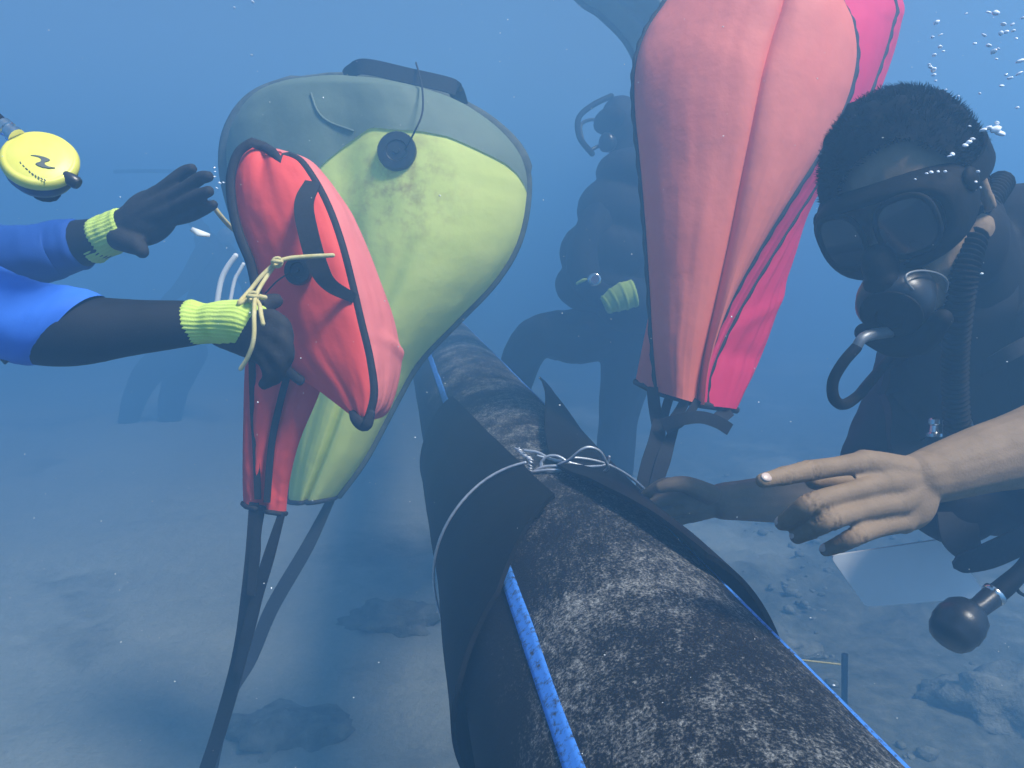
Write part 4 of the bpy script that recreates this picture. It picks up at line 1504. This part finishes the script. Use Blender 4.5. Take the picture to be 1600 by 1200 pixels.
M['tank'] = plain('grey_tank_paint', (.10, .11, .12), .5, scale=10)
d2 = 3.4
cd = far_diver(at(960, 740, d2), 'dark diver with yellow-green glove cuff kneeling in the haze behind the pipe',
               at(972, 195, d2), at(980, 275, d2), at(985, 370, d2), at(960, 500, d2),
               [([at(955, 505, d2), at(905, 525, d2 - .05), at(845, 525, d2 - .12), at(815, 560, d2 - .08), at(795, 640, d2), at(780, 720, d2 + .05)], [.11, .10, .075, .068, .062, .05]),
                ([at(985, 500, d2), at(985, 560, d2), at(968, 640, d2 + .05), at(960, 740, d2 + .1), at(955, 850, d2 + .1)], [.12, .105, .075, .066, .05])],
               [([at(955, 315, d2 - .12), at(912, 400, d2 - .18), at(925, 455, d2 - .24), at(965, 468, d2 - .28)], [.075, .06, .048, .036]),
                ([at(1030, 310, d2), at(1080, 400, d2 - .1), at(1060, 470, d2 - .22)], [.07, .055, .042])],
               None, cs(-.75, -.15, -.55))
A = spline(np.column_stack([ats((944, 478, d2 - .30), (958, 470, d2 - .30), (974, 463, d2 - .30), (992, 458, d2 - .30)), [.034, .046, .054, .052]]), 40)
mk('cuff', Geo().tube(A[:, :3], A[:, 3] + np.array([.003 * (math.sin(k * .55) > .6) for k in range(40)]), 20, rnd=False), M['cuff'], cd)
mk('dive_watch', Geo().lathe(at(929, 437, d2 - .30), -FW, [(.026, -.01), (.028, 0), (.024, .006), (.014, .007), (0, .006)], 18), M['metal'], cd)
mk('cuff', Geo().tube(ats((902, 443, d2 - .27), (912, 438, d2 - .28), (920, 437, d2 - .28)), [.006, .008, .005], 8, n=8), M['cuff'], cd)
g = Geo()
g.tube([at(955, 150, d2 - .05), at(925, 165, d2 - .1), at(904, 185, d2 - .12), at(906, 215, d2 - .12), at(925, 240, d2 - .1)], .012, 8, n=24)
mk('hose', g, M['rubber'], cd)
g = Geo()
for q, r_ in (((965, 330), (.17, .13, .15)), ((945, 395), (.19, .14, .15)), ((930, 445), (.17, .12, .12)), ((990, 270), (.16, .14, .10)), ((1000, 480), (.2, .15, .12))):
    g.ball(at(q[0], q[1], d2 - .10), r_, [RT, FW, UP], 16, 10)
mk('vest', fuse(g, .012, 4, sculpt_suit), M['neoprene'], cd)

d3 = 7.4
cd2 = far_diver(at(240, 700, d3), 'faint diver bending down in the haze behind the blue-sleeved arms',
                at(285, 320, d3), at(315, 360, d3), at(335, 430, d3), at(285, 545, d3 + .1),
                [([at(285, 550, d3), at(235, 580, d3 - .1), at(205, 640, d3), at(190, 740, d3 + .1)], [.13, .11, .08, .06]),
                 ([at(300, 550, d3 + .2), at(270, 620, d3 + .1), at(260, 720, d3 + .2)], [.12, .10, .07])],
                [([at(320, 390, d3 - .2), at(290, 440, d3 - .3), at(260, 470, d3 - .35)], [.07, .055, .04]),
                 ([at(350, 390, d3 + .1), at(385, 440, d3 - .1), at(390, 500, d3 - .2)], [.07, .055, .04])],
                None, cs(-.6, -.4, -.5))
mk('snorkel', Geo().tube(ats((180, 268, d3 - .1), (230, 267, d3 - .1), (285, 268, d3 - .05)), .018, 8, n=10), M['rubber'], cd2)

# ------------------------------------------------------------------ small things on the bed
p = ground_at(1319, 1100)
tag(mk('stake', Geo().tube([p - UP * .05, p * .5 + at(1320, 1060, np.dot(p - CAM, FW) - .02) * .5, at(1320, 1022, np.dot(p - CAM, FW) - .03)], [.011, .0105, .011], 10, n=12, rnd=False), M['rubber'], loc=p), 'thin dark stake standing upright on the seabed right of the pipe', 'stake')
tag(mk('string', Geo().tube(ats((1250, 1031, 1.95), (1285, 1035, 1.95), (1312, 1038, 1.95)), .0025, 5, n=10), M['rope']), 'short pale string stretched beside the stake on the seabed', 'string')

# ------------------------------------------------------------------ bubbles and drifting particles
def bubble_mesh(seed, sub=2):
    bm = bmesh.new()
    bmesh.ops.create_icosphere(bm, subdivisions=sub, radius=1)
    for v in bm.verts:
        k = 1 + .3 * noise.noise(v.co * 1.3 + Vector((seed, 0, 0)))
        v.co *= k
        v.co.z *= .7
    me = bpy.data.meshes.new('bubble')
    bm.to_mesh(me)
    bm.free()
    me.materials.append(M['bubble'])
    me.polygons.foreach_set('use_smooth', [True] * len(me.polygons))
    return me


BM = [bubble_mesh(k * 2.3) for k in range(4)]


def bubble(px, py, d, r, label, group):
    o = bpy.data.objects.new('bubble', BM[int(rng.integers(0, 4))])
    o.location = at(px, py, d)
    o.scale = (r * rng.uniform(.9, 1.6), r, r * rng.uniform(.7, 1.1))
    o.rotation_euler = (rng.uniform(-.5, .5), rng.uniform(-.6, .1), rng.uniform(0, 6))
    col.objects.link(o)
    tag(o, label, 'bubble', group)


la, ga = 'small air bubble rising straight up above the masked diver\'s hair', 'bubbles above the hair'
for x, y, r in ((1463, 35, 3), (1457, 58, 2), (1470, 54, 1.5), (1469, 73, 2.5), (1460, 86, 2), (1474, 80, 1.5), (1452, 101, 1.5), (1459, 109, 3), (1454, 105, 2), (1459, 117, 2), (1462, 126, 1.5)):
    bubble(x, y, .95, r * .0011, la, ga)
lb_, gb_ = 'small bright air bubble drifting in open water behind the masked diver\'s head', 'bubbles in open water'
for x, y, r in ((1556, 20, 4), (1545, 19, 2), (1568, 38, 2.5), (1582, 38, 2), (1564, 52, 2.5), (1572, 50, 2.2), (1583, 48, 2), (1538, 55, 1.8), (1523, 68, 2), (1545, 71, 3), (1553, 80, 3.2), (1560, 76, 2), (1595, 95, 3), (1592, 115, 2.8), (1578, 122, 2.4), (1572, 117, 1.6), (1565, 134, 2.4), (1590, 168, 2), (1531, 146, 1.5), (1510, 21, 1.5), (1557, 92, 1.6), (1598, 28, 2), (1588, 60, 1.6)):
    bubble(x, y, .9 + rng.uniform(-.1, .15), r * .0011, lb_, gb_)
lc, gc_ = 'bright air bubble in the glittering cluster at the back of the masked diver\'s head', 'bubbles at the back of the head'
for x, y, r in ((1555, 202, 9), (1545, 200, 6), (1536, 203, 5), (1562, 208, 6), (1558, 192, 4), (1514, 222, 5), (1508, 227, 4), (1520, 217, 3.5), (1488, 241, 4), (1483, 244, 2.5), (1477, 128 + 140, 2.5), (1466, 268, 2.5), (1455, 269, 3), (1448, 271, 2), (1430, 280, 2.2), (1528, 268, 3.2), (1525, 284, 2.5), (1532, 293, 2), (1515, 197, 2.5), (1478, 140, 2), (1498, 150, 2)):
    bubble(x, y, .90 if y < 215 else .86, r * .00066, lc, gc_)
ld_, gd_ = 'tiny air bubble near the raised glove and the yellow bag edge', 'bubbles near the raised glove'
for x, y, r in ((335, 262, 2), (334, 276, 2.4), (343, 286, 2.6), (339, 294, 2), (349, 285, 1.6), (336, 268, 1.4)):
    bubble(x, y, 1.5, r * .0012, ld_, gd_)
le, ge = 'tiny air bubble high in the clear water above the yellow bag', 'bubbles above the yellow bag'
for x, y, r in ((366, 12, 2), (395, 3, 2.6), (393, 86, 2)):
    bubble(x, y, 1.6, r * .0012, le, ge)
tag(mk('drifting_scrap', Geo().ribbon(ats((299, 358, 1.4), (310, 364, 1.39), (328, 368, 1.4)), [.008, .012, .006], .002, -FW + .3 * UP), M['particle']), 'pale torn scrap drifting under the raised black glove', 'scrap')
for k, pts in enumerate(([(338, 480, 2.5), (345, 440, 2.5), (355, 418, 2.5), (368, 400, 2.5)], [(358, 480, 2.5), (366, 440, 2.5), (374, 424, 2.5), (380, 413, 2.5)])):
    tag(mk('pale_tube', Geo().tube(ats(*pts), .009 - .003 * k, 8, n=14), M['slate']), ['thicker pale tube curving up behind the lower arm', 'thinner pale tube curving up behind the lower arm'][k], 'tube')

bm = bmesh.new()
bmesh.ops.create_icosphere(bm, subdivisions=1, radius=1)
ico = [v.co.copy() for v in bm.verts]
icf = [tuple(v.index for v in f.verts) for f in bm.faces]
bm.free()
g = Geo()
for k in range(1300):
    d = rng.uniform(.5, 2.6)
    c = at(rng.uniform(-200, 1800), rng.uniform(-150, 1350), d)
    r = rng.lognormal(-.2, .4) * .00042
    e = rng.uniform(.6, 1.8)
    g.add([c + np.array((p.x * r * e, p.y * r, p.z * r)) for p in ico], icf)
o = mk('suspended_particles', g, M['particle'], loc=(0, 1.5, .6))
tag(o, 'fine pale particles drifting all through the water', 'particles')
o['kind'] = 'stuff'

# ------------------------------------------------------------------ the water itself: one even, hazy body
zb, zt = -1.95, 2.5
Vb = [(x, y, z) for z in (zb, zt) for x, y in ((-46, -46), (46, -46), (46, 50), (-46, 50))]
g = Geo().add(Vb, [(3, 2, 1, 0), (4, 5, 6, 7), (0, 1, 5, 4), (1, 2, 6, 5), (2, 3, 7, 6), (3, 0, 4, 7)])
hm = bpy.data.materials.new('water_haze')
hm.use_nodes = True
hn = hm.node_tree
hn.nodes.clear()
ho = hn.nodes.new('ShaderNodeOutputMaterial')
pv = hn.nodes.new('ShaderNodeVolumePrincipled')
pv.inputs['Color'].default_value = (.185, .44, .74, 1)
pv.inputs['Density'].default_value = .32
pv.inputs['Anisotropy'].default_value = .35
hn.links.new(pv.outputs[0], ho.inputs['Volume'])
o = mk('haze', g, hm, loc=(0, 2, zb), smooth=False)
o['kind'] = 'stuff'
tag(o, 'hazy blue sea water filling the whole scene', 'water')
